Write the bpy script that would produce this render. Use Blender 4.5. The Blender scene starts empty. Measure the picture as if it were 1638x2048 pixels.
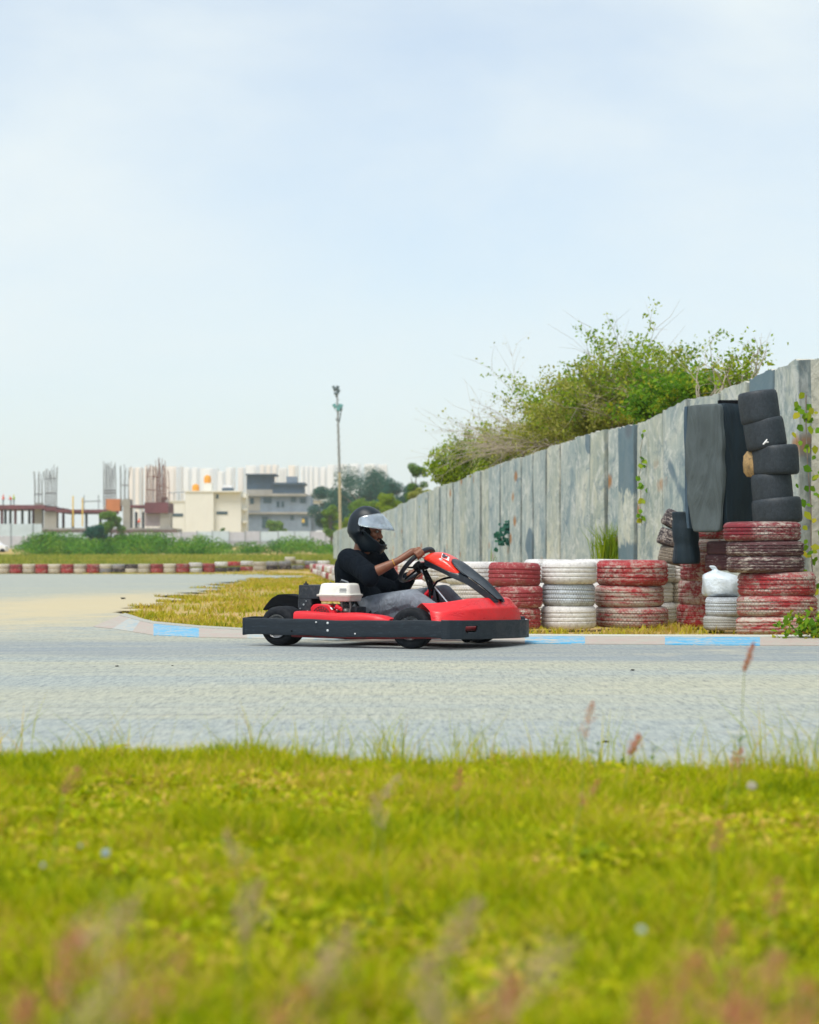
import bpy, math, random
import numpy as np
from mathutils import Vector, Matrix, noise as mnoise
random.seed(7); RNG = np.random.default_rng(7)
scene = bpy.context.scene
COL = scene.collection
R = math.radians
PI = math.pi

# ------------------------------------------------------------------ camera model (focal length in photo pixels)
F = 4000.0; CX = 819.0; HZ = 1119.0; EYE = 0.61
def W(px, py, Y):
    return Vector(((px - CX) / F * Y, Y, EYE - (py - HZ) / F * Y))
def G(px, py):                       # a point on flat ground
    Y = EYE * F / (py - HZ)
    return Vector(((px - CX) / F * Y, Y, 0))
def lerp(a, b, t): return a + (b - a) * t
def sstep(a, b, x):
    t = min(1, max(0, (x - a) / (b - a))); return t * t * (3 - 2 * t)
def interp(x, tab):
    if x <= tab[0][0]: return tab[0][1]
    for (a, va), (b, vb) in zip(tab, tab[1:]):
        if x <= b: return va + (vb - va) * (x - a) / (b - a)
    return tab[-1][1]
def terrain(x, y):
    z = 0.15 * sstep(86, 96, y) * sstep(-14, -7, x)
    return max(z, interp(y, [(0, 0), (96, 0), (130, .35), (200, 1.2), (290, 2.6), (340, 3.0), (2100, 3.0)]))

# ------------------------------------------------------------------ materials
MATS = {}
class NT:
    def __init__(s, name):
        s.m = bpy.data.materials.new(name); s.m.use_nodes = True
        s.t = s.m.node_tree; s.t.nodes.clear()
        s.out = s.n('ShaderNodeOutputMaterial')
    def n(s, typ, **kw):
        nd = s.t.nodes.new(typ)
        for k, v in kw.items():
            if k.startswith('_'): setattr(nd, k[1:], v)
            else:
                key = int(k[1:]) if k[0] == 'i' and k[1:].isdigit() else k.replace('__', ' ')
                nd.inputs[key].default_value = v
        return nd
    def l(s, a, b): s.t.links.new(a, b)
    def noise(s, scale, detail=4, rough=.55, vec=None, out='Fac', dist=0):
        nd = s.n('ShaderNodeTexNoise', Scale=scale, Detail=detail, Roughness=rough, Distortion=dist)
        if vec is not None: s.l(vec, nd.inputs['Vector'])
        return nd.outputs[out]
    def coord(s, out='Object'):
        return s.n('ShaderNodeTexCoord').outputs[out]
    def pos(s): return s.n('ShaderNodeNewGeometry').outputs['Position']
    def mapping(s, vec, scale=(1,1,1), loc=(0,0,0), rot=(0,0,0)):
        nd = s.n('ShaderNodeMapping', Scale=scale, Location=loc, Rotation=rot); s.l(vec, nd.inputs['Vector']); return nd.outputs[0]
    def ramp(s, fac, stops, interp='LINEAR'):
        nd = s.n('ShaderNodeValToRGB'); r = nd.color_ramp; r.interpolation = interp
        while len(r.elements) > 1: r.elements.remove(r.elements[-1])
        for i, (p, c) in enumerate(stops):
            e = r.elements[0] if i == 0 else r.elements.new(p)
            e.position = p; e.color = (c[0], c[1], c[2], 1) if not isinstance(c, (int, float)) else (c, c, c, 1)
        s.l(fac, nd.inputs[0]); return nd.outputs[0]
    def mix(s, fac, a, b, mode='MIX'):
        nd = s.n('ShaderNodeMix', _data_type='RGBA', _blend_type=mode)
        for sock, v in ((nd.inputs[0], fac), (nd.inputs[6], a), (nd.inputs[7], b)):
            if isinstance(v, (int, float)): sock.default_value = v
            elif isinstance(v, tuple): sock.default_value = (*v[:3], 1)
            else: s.l(v, sock)
        return nd.outputs[2]
    def math(s, op, a, b=0, clamp=False):
        nd = s.n('ShaderNodeMath', _operation=op, _use_clamp=clamp)
        for sock, v in ((nd.inputs[0], a), (nd.inputs[1], b)):
            if isinstance(v, (int, float)): sock.default_value = v
            else: s.l(v, sock)
        return nd.outputs[0]
    def bump(s, h, strength=.3, dist=.01, normal=None):
        nd = s.n('ShaderNodeBump', Strength=strength, Distance=dist); s.l(h, nd.inputs['Height'])
        if normal is not None: s.l(normal, nd.inputs['Normal'])
        return nd.outputs[0]
    def principled(s, color, rough=.6, metal=0, normal=None, **kw):
        p = s.n('ShaderNodeBsdfPrincipled', Metallic=metal)
        for sock, v in ((p.inputs['Base Color'], color), (p.inputs['Roughness'], rough)):
            if isinstance(v, tuple): sock.default_value = (*v[:3], 1)
            elif isinstance(v, (int, float)): sock.default_value = v
            else: s.l(v, sock)
        for k, v in kw.items(): p.inputs[k.replace('__', ' ')].default_value = v
        if normal is not None: s.l(normal, p.inputs['Normal'])
        s.l(p.outputs[0], s.out.inputs[0]); return p

def mat(name, c, rough=.6, metal=0, var=.25, scale=8, bump=.15, bscale=60, bdist=.004, dirt=None, **kw):
    """plain surface with uneven colour, dirt and fine relief"""
    if name in MATS: return MATS[name]
    m = NT(name); co = m.coord()
    f = m.noise(scale, 5, .6, co)
    lo = tuple(x * (1 - var) for x in c); hi = tuple(min(1, x * (1 + var)) for x in c)
    colr = m.ramp(f, [(.3, lo), (.7, hi)])
    if dirt:
        g = m.noise(scale * 2.3, 6, .7, co, dist=.6)
        colr = m.mix(m.ramp(g, [(.5, 0.0), (.68, dirt[3] if len(dirt) > 3 else .7)]), colr, tuple(dirt[:3]))
    rr = m.ramp(m.noise(scale * 1.7, 4, .6, co), [(.3, max(0, rough - .12)), (.7, min(1, rough + .12))])
    m.principled(colr, rr, metal, m.bump(m.noise(bscale, 4, .6, co), bump, bdist), **kw)
    MATS[name] = m.m; return m.m

def leaf_mat(name, cols, trans=.35, scale=.6, wr=.55, s2=None):
    m = NT(name)
    g = m.n('ShaderNodeNewGeometry'); rnd = g.outputs['Random Per Island']
    nz = m.noise(scale, 3, .5, g.outputs['Position'])
    if s2: nz = m.math('ADD', m.math('MULTIPLY', m.math('SUBTRACT', nz, .5), 1.3), m.math('ADD', m.math('MULTIPLY', m.math('SUBTRACT', m.noise(s2, 3, .6, g.outputs['Position']), .5), 1.6), .5))
    f = m.math('ADD', m.math('MULTIPLY', rnd, wr), m.math('MULTIPLY', nz, 1.15 - wr), True)
    n = len(cols)
    c = m.ramp(f, [(.15 + .75 * i / max(1, n - 1), col) for i, col in enumerate(cols)])
    p = m.n('ShaderNodeBsdfPrincipled', Roughness=.6, Specular__IOR__Level=.15); m.l(c, p.inputs['Base Color'])
    t = m.n('ShaderNodeBsdfTranslucent'); m.l(c, t.inputs[0])
    mx = m.n('ShaderNodeMixShader', i0=trans); m.l(p.outputs[0], mx.inputs[1]); m.l(t.outputs[0], mx.inputs[2])
    m.l(mx.outputs[0], m.out.inputs[0]); MATS[name] = m.m; return m.m

# ------------------------------------------------------------------ mesh building
class MB:
    def __init__(s): s.v = []; s.f = []; s.mi = []; s.cur = 0
    def add(s, vs, fs):
        o = len(s.v); s.v += [tuple(v) for v in vs]
        for f in fs: s.f.append(tuple(i + o for i in f)); s.mi.append(s.cur)
        return s
    def box(s, c, size, M=None):
        c = Vector(c); h = Vector(size) / 2
        vs = [Vector((x, y, z)) for z in (-h.z, h.z) for y in (-h.y, h.y) for x in (-h.x, h.x)]
        if M is not None: vs = [M @ v for v in vs]
        return s.add([c + v for v in vs], [(0,2,3,1),(4,5,7,6),(0,1,5,4),(2,6,7,3),(0,4,6,2),(1,3,7,5)])
    def hexa(s, vs):   # 8 corners: bottom 4 ccw, top 4 ccw
        return s.add(vs, [(3,2,1,0),(4,5,6,7),(0,1,5,4),(1,2,6,5),(2,3,7,6),(3,0,4,7)])
    def rings(s, rings, cap=True, closed=False):
        n = len(rings[0]); o = len(s.v); vs = [v for r in rings for v in r]; fs = []
        m = len(rings)
        for i in range(m if closed else m - 1):
            a = i * n; b = ((i + 1) % m) * n
            for j in range(n):
                k = (j + 1) % n; fs.append((a + j, a + k, b + k, b + j))
        if cap and not closed: fs.append(tuple(range(n))[::-1]); fs.append(tuple((m - 1) * n + j for j in range(n)))
        return s.add(vs, fs)
    def tube(s, pts, rad, n=8, cap=True, sq=1.0):
        pts = [Vector(p) for p in pts]
        if isinstance(rad, (int, float)): rad = [rad] * len(pts)
        rings = []; prev = None
        for i, p in enumerate(pts):
            d = (pts[min(i + 1, len(pts) - 1)] - pts[max(i - 1, 0)])
            if d.length < 1e-9: d = Vector((0, 0, 1))
            d.normalize()
            if prev is None:
                a = Vector((0, 0, 1)) if abs(d.z) < .9 else Vector((1, 0, 0))
                u = d.cross(a).normalized()
            else:
                u = (prev - d * prev.dot(d));
                u = u.normalized() if u.length > 1e-6 else d.orthogonal().normalized()
            prev = u; w = d.cross(u)
            rings.append([p + (u * math.cos(2*PI*k/n) + w * math.sin(2*PI*k/n) * sq) * rad[i] for k in range(n)])
        return s.rings(rings, cap)
    def ell(s, c, r, M=None, nu=16, nv=10):
        c = Vector(c); r = Vector(r) if not isinstance(r, (int, float)) else Vector((r, r, r))
        rings = []
        for i in range(1, nv):
            th = PI * i / nv
            ring = []
            for j in range(nu):
                ph = 2 * PI * j / nu
                v = Vector((r.x * math.sin(th) * math.cos(ph), r.y * math.sin(th) * math.sin(ph), -r.z * math.cos(th)))
                ring.append(c + (M @ v if M is not None else v))
            rings.append(ring)
        return s.rings(rings, True)
    def cap(s, a, b, ra, rb, n=14):      # tapered capsule, closed
        a = Vector(a); b = Vector(b); d = b - a; L = d.length
        if L < 1e-6: return s.ell(a, ra)
        d.normalize(); pts = []; rr = []
        for k in range(4): t = (k + 1) / 5 * PI / 2; pts.append(a - d * ra * math.cos(t)); rr.append(ra * math.sin(t))
        pts.append(a); rr.append(ra); pts.append(b); rr.append(rb)
        for k in range(4): t = (4 - k) / 5 * PI / 2; pts.append(b + d * rb * math.cos(t)); rr.append(rb * math.sin(t))
        return s.tube(pts, rr, n)
    def lathe(s, prof, n=32, axis='Z', c=(0,0,0), closed=False):
        c = Vector(c); rings = []
        for r, h in prof:
            ring = []
            for j in range(n):
                a = 2 * PI * j / n; x, y = r * math.cos(a), r * math.sin(a)
                ring.append(c + (Vector((x, y, h)) if axis == 'Z' else Vector((y, h, x)) if axis == 'Y' else Vector((h, x, y))))
            rings.append(ring)
        return s.rings(rings, not closed, closed)
    def grid(s, rows, wrap=False):
        n = len(rows[0]); fs = []
        for i in range(len(rows) - 1):
            for j in range(n if wrap else n - 1):
                k = (j + 1) % n; fs.append((i*n+j, i*n+k, (i+1)*n+k, (i+1)*n+j))
        return s.add([v for r in rows for v in r], fs)
    def build(s, name, mats, parent=None, smooth=True, angle=35, bevel=0, sub=0, remesh=0, sm=0, solid=0, loc=None):
        me = bpy.data.meshes.new(name); me.from_pydata(s.v, [], s.f); me.validate()
        if not isinstance(mats, (list, tuple)): mats = [mats]
        for m in mats: me.materials.append(m)
        if len(mats) > 1 and len(me.polygons) == len(s.mi): me.polygons.foreach_set('material_index', s.mi)
        o = bpy.data.objects.new(name, me); COL.objects.link(o)
        if parent is not None: o.parent = parent
        if loc is not None: o.location = loc
        if solid: md = o.modifiers.new('s', 'SOLIDIFY'); md.thickness = abs(solid); md.offset = -1 if solid > 0 else 1
        if remesh:
            md = o.modifiers.new('r', 'REMESH'); md.mode = 'VOXEL'; md.voxel_size = remesh; md.use_smooth_shade = True
            if sm: md = o.modifiers.new('m', 'SMOOTH'); md.factor = .5; md.iterations = sm
        if bevel: md = o.modifiers.new('b', 'BEVEL'); md.width = bevel; md.segments = 2; md.limit_method = 'ANGLE'; md.angle_limit = R(40)
        if sub: md = o.modifiers.new('u', 'SUBSURF'); md.levels = sub; md.render_levels = sub
        if smooth:
            me.polygons.foreach_set('use_smooth', [True] * len(me.polygons))
            if not remesh and not sub:
                try: me.set_sharp_from_angle(angle=R(angle))
                except Exception: pass
        return o
def np_mesh(name, verts, faces, nper, m, parent=None):
    """verts (N,3), faces (M,nper) as numpy arrays, one object"""
    me = bpy.data.meshes.new(name); M_ = len(faces)
    me.vertices.add(len(verts)); me.vertices.foreach_set('co', verts.astype(np.float32).ravel())
    me.loops.add(M_ * nper); me.loops.foreach_set('vertex_index', faces.astype(np.int32).ravel())
    me.polygons.add(M_); me.polygons.foreach_set('loop_start', np.arange(0, M_ * nper, nper, dtype=np.int32))
    try: me.polygons.foreach_set('loop_total', np.full(M_, nper, dtype=np.int32))
    except Exception: pass
    me.materials.append(m); me.update(calc_edges=True); me.validate()
    o = bpy.data.objects.new(name, me); COL.objects.link(o)
    if parent is not None: o.parent = parent
    return o
def tag(o, label=None, cat=None, group=None, kind=None):
    if label: o['label'] = label
    if cat: o['category'] = cat
    if group: o['group'] = group
    if kind: o['kind'] = kind
    return o
def empty(name, loc=(0,0,0), rz=0, label=None, cat=None, group=None):
    o = bpy.data.objects.new(name, None); COL.objects.link(o); o.location = loc; o.rotation_euler = (0, 0, rz); o.empty_display_size = .1
    return tag(o, label, cat, group)
def copy_tree(o, parent=None):
    c = o.copy(); COL.objects.link(c); c.parent = parent
    for ch in list(o.children): copy_tree(ch, c)
    return c
def leaves(centers, radii, n, size, squash=.6, rng=RNG, up=.3, shell=.25):
    """leaf quads scattered through ellipsoid clumps; returns verts, faces"""
    centers = np.asarray(centers, float); radii = np.asarray(radii, float)
    if radii.ndim == 1: radii = np.repeat(radii[:, None], 3, 1)
    w = (radii.prod(1)) ** .7; w = w / w.sum()
    idx = rng.choice(len(centers), n, p=w)
    d = rng.normal(size=(n, 3)); d /= np.linalg.norm(d, axis=1)[:, None]
    r = rng.random(n) ** (shell + .12)
    p = centers[idx] + d * r[:, None] * radii[idx]
    nrm = d + rng.normal(size=(n, 3)) * .8; nrm[:, 2] += up; nrm /= np.linalg.norm(nrm, axis=1)[:, None]
    a = np.cross(nrm, rng.normal(size=(n, 3))); a /= np.linalg.norm(a, axis=1)[:, None] + 1e-9
    b = np.cross(nrm, a)
    sz = size * (.6 + .8 * rng.random(n))[:, None]
    v = np.stack([p - a*sz, p + b*sz*squash*.8 + nrm*sz*.12, p + a*sz, p - b*sz*squash*.8 + nrm*sz*.12], 1).reshape(-1, 3)
    f = np.arange(n * 4).reshape(n, 4)
    return v, f
def blades(px, py, pz, h, wd, lean=.35, rng=RNG, ang=None):
    """bent two-segment grass blades"""
    n = len(px); a = rng.random(n) * 2 * PI if ang is None else ang
    ca, sa = np.cos(a), np.sin(a)
    le = (rng.random(n) * lean + .08) * h
    side = rng.random(n) * 2 * PI
    lx, ly = np.cos(side) * le, np.sin(side) * le
    hw = wd / 2
    v = np.empty((n, 5, 3))
    v[:, 0] = np.stack([px - ca*hw, py - sa*hw, pz], 1); v[:, 1] = np.stack([px + ca*hw, py + sa*hw, pz], 1)
    mx, my = px + lx*.35, py + ly*.35
    v[:, 2] = np.stack([mx + ca*hw*.8, my + sa*hw*.8, pz + h*.6], 1); v[:, 3] = np.stack([mx - ca*hw*.8, my - sa*hw*.8, pz + h*.6], 1)
    v[:, 4] = np.stack([px + lx, py + ly, pz + h], 1)
    o = (np.arange(n) * 5)[:, None]
    q = np.concatenate([o + np.array([[0,1,2]]), o + np.array([[0,2,3]]), o + np.array([[3,2,4]])])
    return v.reshape(-1, 3), q
ORD = ['first','second','third','fourth','fifth','sixth','seventh','eighth','ninth','tenth','eleventh','twelfth','thirteenth','fourteenth','fifteenth','sixteenth','seventeenth','eighteenth','nineteenth','twentieth','twenty-first','twenty-second','twenty-third','twenty-fourth','twenty-fifth','twenty-sixth','twenty-seventh','twenty-eighth','twenty-ninth','thirtieth']
# ------------------------------------------------------------------ camera, light, sky
cam_d = bpy.data.cameras.new('camera'); cam = bpy.data.objects.new('camera', cam_d); COL.objects.link(cam)
cam.location = (0, 0, EYE); cam.rotation_euler = (R(90), 0, 0)
cam_d.sensor_fit = 'VERTICAL'; cam_d.sensor_height = 36; cam_d.lens = F / 2048 * 36
cam_d.shift_y = (HZ - 1024) / 2048; cam_d.clip_end = 6000; cam_d.clip_start = .05
cam_d.dof.use_dof = True; cam_d.dof.focus_distance = 13.2; cam_d.dof.aperture_fstop = 4.0
scene.camera = cam
scene.view_settings.view_transform = 'Standard'; scene.view_settings.look = 'None'
scene.view_settings.gamma = 1; scene.view_settings.use_curve_mapping = False
scene.view_settings.exposure = EXPO = 0.85
scene.cycles.use_denoising = True; scene.cycles.max_bounces = 6; scene.cycles.volume_bounces = 1
scene.cycles.sample_clamp_indirect = 4

SUN_EL, SUN_AZ = 62, 212          # azimuth clockwise from +Y: behind the camera, slightly left
w = bpy.data.worlds.new('World'); scene.world = w; w.use_nodes = True
t = w.node_tree; t.nodes.clear()
def wn(typ, **kw):
    nd = t.nodes.new(typ)
    for k, v in kw.items():
        if k.startswith('_'): setattr(nd, k[1:], v)
        else: nd.inputs[k].default_value = v
    return nd
out = wn('ShaderNodeOutputWorld'); bg = wn('ShaderNodeBackground', Strength=.108); t.links.new(bg.outputs[0], out.inputs[0])
sky = wn('ShaderNodeTexSky', _sky_type='NISHITA', _sun_disc=False, _sun_elevation=R(SUN_EL), _sun_rotation=R(SUN_AZ), _air_density=1.0, _dust_density=1.5, _ozone_density=1.2)
tc = wn('ShaderNodeTexCoord')
mp = wn('ShaderNodeMapping', Scale=(1.0, 1.0, 2.2), Location=(1.7, .2, .1)); t.links.new(tc.outputs['Generated'], mp.inputs[0])
nz = wn('ShaderNodeTexNoise', Scale=3.4, Detail=7.0, Roughness=.52, Distortion=.25); t.links.new(mp.outputs[0], nz.inputs['Vector'])
rp = wn('ShaderNodeValToRGB'); rp.color_ramp.elements[0].position = .38; rp.color_ramp.elements[0].color = (.44,.44,.44,1)
rp.color_ramp.elements[1].position = .68; rp.color_ramp.elements[1].color = (1,1,1,1); t.links.new(nz.outputs['Fac'], rp.inputs[0])
sp = wn('ShaderNodeSeparateXYZ'); t.links.new(tc.outputs['Generated'], sp.inputs[0])
hr = wn('ShaderNodeMapRange'); hr.inputs[1].default_value = 0; hr.inputs[2].default_value = .22; hr.inputs[3].default_value = .86; hr.inputs[4].default_value = 0; t.links.new(sp.outputs[2], hr.inputs[0])
mxx = wn('ShaderNodeMath', _operation='MAXIMUM'); t.links.new(rp.outputs[0], mxx.inputs[0]); t.links.new(hr.outputs[0], mxx.inputs[1])
mx = wn('ShaderNodeMix', _data_type='RGBA'); t.links.new(mxx.outputs[0], mx.inputs[0]); t.links.new(sky.outputs[0], mx.inputs[6])
mx.inputs[7].default_value = (4.45, 4.86, 4.98, 1)
t.links.new(mx.outputs[2], bg.inputs[0])
sd = bpy.data.lights.new('sun', 'SUN'); sd.energy = 1.8; sd.angle = R(26); sd.color = (1, .955, .88)
sun = bpy.data.objects.new('sun', sd); COL.objects.link(sun)
el, az = R(SUN_EL), R(SUN_AZ)
sdir = Vector((math.sin(az) * math.cos(el), math.cos(az) * math.cos(el), math.sin(el)))
sun.rotation_euler = sdir.to_track_quat('Z', 'Y').to_euler(); sun.location = sdir * 50

# ------------------------------------------------------------------ setting materials
def ground_mat():
    m = NT('dry_earth_and_grass'); p = m.pos()
    big = m.noise(.35, 5, .6, p); mid = m.noise(2.2, 6, .65, p, dist=.5); fine = m.noise(30, 6, .7, p)
    earth = m.ramp(fine, [(.3, (.36,.23,.08)), (.7, (.56,.38,.15))])
    grass = m.ramp(fine, [(.3, (.19,.19,.015)), (.7, (.38,.35,.05))])
    f = m.ramp(m.math('ADD', m.math('MULTIPLY', big, .5), m.math('MULTIPLY', mid, .5)), [(.47, 0.0), (.60, 1.0)])
    m.principled(m.mix(f, earth, grass), .95, 0, m.bump(fine, .5, .03)); return m.m
def asphalt_mat():
    m = NT('worn_asphalt'); p = m.pos()
    st = m.mapping(p, (.35, 1.0, 1.0)); st2 = m.mapping(p, (.10, .9, 1.0))
    fine = m.math('ADD', m.math('MULTIPLY', m.noise(42, 3, .9, m.mapping(p, (1, .11, 1.0))), .86), m.math('MULTIPLY', m.noise(9, 4, .8, m.mapping(p, (1.0, .2, 1.0))), .14)); mid = m.noise(4.5, 7, .7, st, dist=.3); big = m.noise(.9, 5, .6, st2, dist=.5)
    base = m.ramp(fine, [(.28, (.10,.11,.11)), (.42, (.27,.285,.26)), (.5, (.325,.34,.295)), (.66, (.44,.445,.375))])
    wear = m.ramp(big, [(.42, (.86,.92,.99)), (.62, (1.05,1.02,.90))])
    c = m.mix(1.0, base, wear, 'MULTIPLY')
    c = m.mix(m.ramp(mid, [(.52, 0.0), (.72, .45)]), c, (.46,.45,.36))
    # rubbered line that follows the kerb
    sep = m.n('ShaderNodeSeparateXYZ'); m.l(p, sep.inputs[0])
    yy = m.math('ADD', sep.outputs[1], m.math('MULTIPLY', sep.outputs[0], .20))
    line = m.ramp(m.math('MULTIPLY', m.math('ADD', yy, m.math('MULTIPLY', m.noise(.8, 3, .5, p), .8)), .05), [(.61, 0.0), (.65, .8), (.72, .75), (.79, 0.0)])
    tone = m.ramp(m.noise(7, 6, .7, st2), [(.35, .35), (.65, .95)])
    c = m.mix(m.math('MULTIPLY', line, tone), c, (.17,.205,.245))
    # thin tyre scrub streaks along the track
    stq = m.noise(6, 5, .7, m.mapping(p, (.06, 1.6, 1)), dist=.2)
    c = m.mix(m.ramp(stq, [(.58, 0.0), (.70, .50)]), c, (.17,.185,.20))
    # dust beside the infield corner
    dx = m.math('ADD', sep.outputs[0], 4.3); dy = m.math('SUBTRACT', sep.outputs[1], 27)
    d = m.math('SQRT', m.math('ADD', m.math('POWER', m.math('MULTIPLY', dx, .33), 2), m.math('POWER', m.math('MULTIPLY', dy, .075), 2)))
    d = m.math('ADD', d, m.math('MULTIPLY', m.math('SUBTRACT', m.noise(1.6, 6, .7, p), .5), 1.6))
    c = m.mix(m.ramp(d, [(.35, .85), (1.05, 0.0)]), c, (.50,.42,.25))
    c = m.mix(m.ramp(m.noise(1.1, 5, .7, m.mapping(p, (1,.6,1), (3,9,0))), [(.58, 0.0), (.75, .5)]), c, (.52,.47,.33))
    h = m.math('ADD', fine, m.math('MULTIPLY', m.noise(140, 3, .6, p), .6))
    m.principled(c, .88, 0, m.bump(h, .12, .01)); return m.m
M_GROUND = ground_mat(); M_ASPH = asphalt_mat()

# ground: one sheet to the horizon
xs = [-900,-500,-250,-140,-90,-60,-40,-28,-20,-14,-10,-7,-4,-2,0,2,4,7,10,16,30,60,120,250,500,900]
ys = [-12,-4,0,3,6,9,12,16,20,26,34,44,56,68,78,84,88,92,96,104,114,130,150,175,200,245,290,340,500,900,1500,2080]
mb = MB(); mb.grid([[(x, y, terrain(x, y) - .03) for x in xs] for y in ys])
tag(mb.build('ground', M_GROUND), kind='structure')

# asphalt track polygon
kerb_front = [(1900,1294),(1638,1292),(1520,1291.5),(1330,1290),(1170,1289),(1050,1287),(900,1285),(700,1282),(494,1277),(398,1275),(307,1271),(265,1264),(225,1258),(186,1254)]
kerb_back  = [(1900,1277),(1638,1276.5),(1520,1276.5),(1330,1276),(1170,1275.5),(1050,1275),(900,1273),(700,1268),(494,1262.7),(398,1257),(307,1248),(283,1242),(266,1236),(250,1231)]
near = [Vector((-60, 5.4, 0)), Vector((-1.45, 5.6, 0)), Vector((0, 5.3, 0)), Vector((1.3, 5.0, 0)), Vector((30, 4.0, 0)), Vector((30, 14.6, 0))]
kb = [G(*p) for p in kerb_front]
inf = [G(*p) for p in [(262,1228),(272,1221),(300,1208),(340,1196),(390,1182),(430,1171),(500,1160.5),(560,1155),(612,1151.5)]]
_i = []; _r = random.Random(5)
for a, b in zip(inf, inf[1:]):
    nrm_ = Vector((-(b - a).y, (b - a).x, 0)).normalized()
    for k in range(6):
        p_ = a.lerp(b, k / 6); _i.append(p_ + nrm_ * _r.uniform(-1, 1) * .012 * p_.y * (k > 0))
inf = _i + [inf[-1]]
far = [Vector((-6.0, 78.5, 0)), G(560, 1148.5), G(480, 1147.8)] + [Vector((-14, 84.5, 0)), Vector((-22, 85, 0)), Vector((-60, 84, 0))]
poly = near + kb + inf + far
import bmesh
bm = bmesh.new(); vs = [bm.verts.new(p) for p in poly]
es = [bm.edges.new((vs[i], vs[(i+1) % len(vs)])) for i in range(len(vs))]
bmesh.ops.triangle_fill(bm, use_beauty=True, edges=es)
me = bpy.data.meshes.new('track'); bm.normal_update()
for f in bm.faces:
    if f.normal.z < 0: f.normal_flip()
bm.to_mesh(me); bm.free(); me.materials.append(M_ASPH)
o = bpy.data.objects.new('track', me); COL.objects.link(o); tag(o, kind='structure')

# kerb: low sloping concrete strip with worn blue and pink paint
def paint_mat(name, c, thr=.5, under=(.46,.44,.38)):
    m = NT(name); p = m.pos()
    n1 = m.noise(5, 8, .75, m.mapping(p, (.6, 1.2, 1)), dist=.8); n2 = m.noise(30, 5, .8, m.mapping(p, (1,.3,1)))
    f = m.ramp(m.math('ADD', m.math('MULTIPLY', n1, .6), m.math('MULTIPLY', n2, .4)), [(thr - .06, 0.0), (thr + .06, 1.0)])
    cc = m.mix(m.noise(20, 4, .6, p), tuple(x * .8 for x in c), tuple(min(1, x * 1.15) for x in c))
    uu = m.mix(m.noise(12, 5, .6, p), tuple(x * .75 for x in under), tuple(x * 1.15 for x in under))
    m.principled(m.mix(f, cc, uu), .8, 0, m.bump(n2, .3, .006)); return m.m
KM = [paint_mat('kerb_blue_paint', (.06,.36,.60), .52), paint_mat('kerb_pink_paint', (.42,.33,.29), .50, (.40,.39,.33)),
      paint_mat('kerb_white_concrete', (.50,.50,.43), .6), paint_mat('kerb_blue_faded', (.18,.36,.47), .46), paint_mat('kerb_dull_concrete', (.38,.38,.33), .55, (.33,.32,.27))]
segm = [3,1,0,1,0,1,1,3,1,0,1,3,1]
mb = MB()
for i in range(len(kb) - 1):
    f0, f1 = kb[i], kb[i+1]; b0, b1 = G(*kerb_back[i]), G(*kerb_back[i+1])
    mb.cur = segm[i]
    def sub(a, b, t): return a.lerp(b, t)
    K_ = 6
    for k in range(K_):
        a0, a1 = f0.lerp(f1, k/K_), f0.lerp(f1, (k+1)/K_); c0, c1 = b0.lerp(b1, k/K_), b0.lerp(b1, (k+1)/K_)
        m0, m1 = a0.lerp(c0, .80), a1.lerp(c1, .80)
        z = Vector((0, 0, 1))
        mb.cur = segm[i]
        mb.add([a0 - z*.02, a1 - z*.02, a1 + z*.006, a0 + z*.006, m1 + z*.02, m0 + z*.02], [(0,1,2,3),(3,2,4,5)])
        mb.cur = 2 if i < 6 else 4
        mb.add([m0 + z*.02, m1 + z*.02, m1 + z*.024, m0 + z*.024, c1 + z*.028, c0 + z*.028, c1 - z*.03, c0 - z*.03], [(0,1,2,3),(3,2,4,5),(5,4,6,7)])
tag(mb.build('kerb', KM, smooth=False), kind='structure')
# infield sheet: dirt and dry grass behind the kerb
kbk = [G(*p) for p in kerb_back]

# ------------------------------------------------------------------ grass
M_LAWN = leaf_mat('lawn_grass', [(.10,.16,.002), (.26,.35,.001), (.42,.48,.001), (.55,.52,.004), (.62,.42,.10)], .4, 1.3, .55, 12)
M_DRY = leaf_mat('dry_grass', [(.16,.20,.008), (.34,.36,.012), (.52,.42,.04), (.60,.40,.14)], .35, .35, .4, 2.0)
M_WEED = leaf_mat('weed_leaves', [(.02,.08,.008), (.05,.18,.012), (.11,.27,.015), (.20,.32,.03)], .25, .12, .45, .5)
M_BROAD = leaf_mat('broad_leaves', [(.05,.12,.01), (.10,.22,.015), (.17,.30,.02)], .35, 3)
def vnoise(x, y, s, seed=0.0):
    """cheap smooth value noise for numpy arrays"""
    x = x * s + seed * 17.3; y = y * s + seed * 9.1
    xi, yi = np.floor(x).astype(int), np.floor(y).astype(int); fx, fy = x - xi, y - yi
    fx = fx*fx*(3-2*fx); fy = fy*fy*(3-2*fy)
    def h(a, b): return np.modf(np.abs(np.sin(a * 127.1 + b * 311.7 + seed) * 43758.5453))[0]
    return (h(xi, yi)*(1-fx) + h(xi+1, yi)*fx)*(1-fy) + (h(xi, yi+1)*(1-fx) + h(xi+1, yi+1)*fx)*fy
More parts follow.
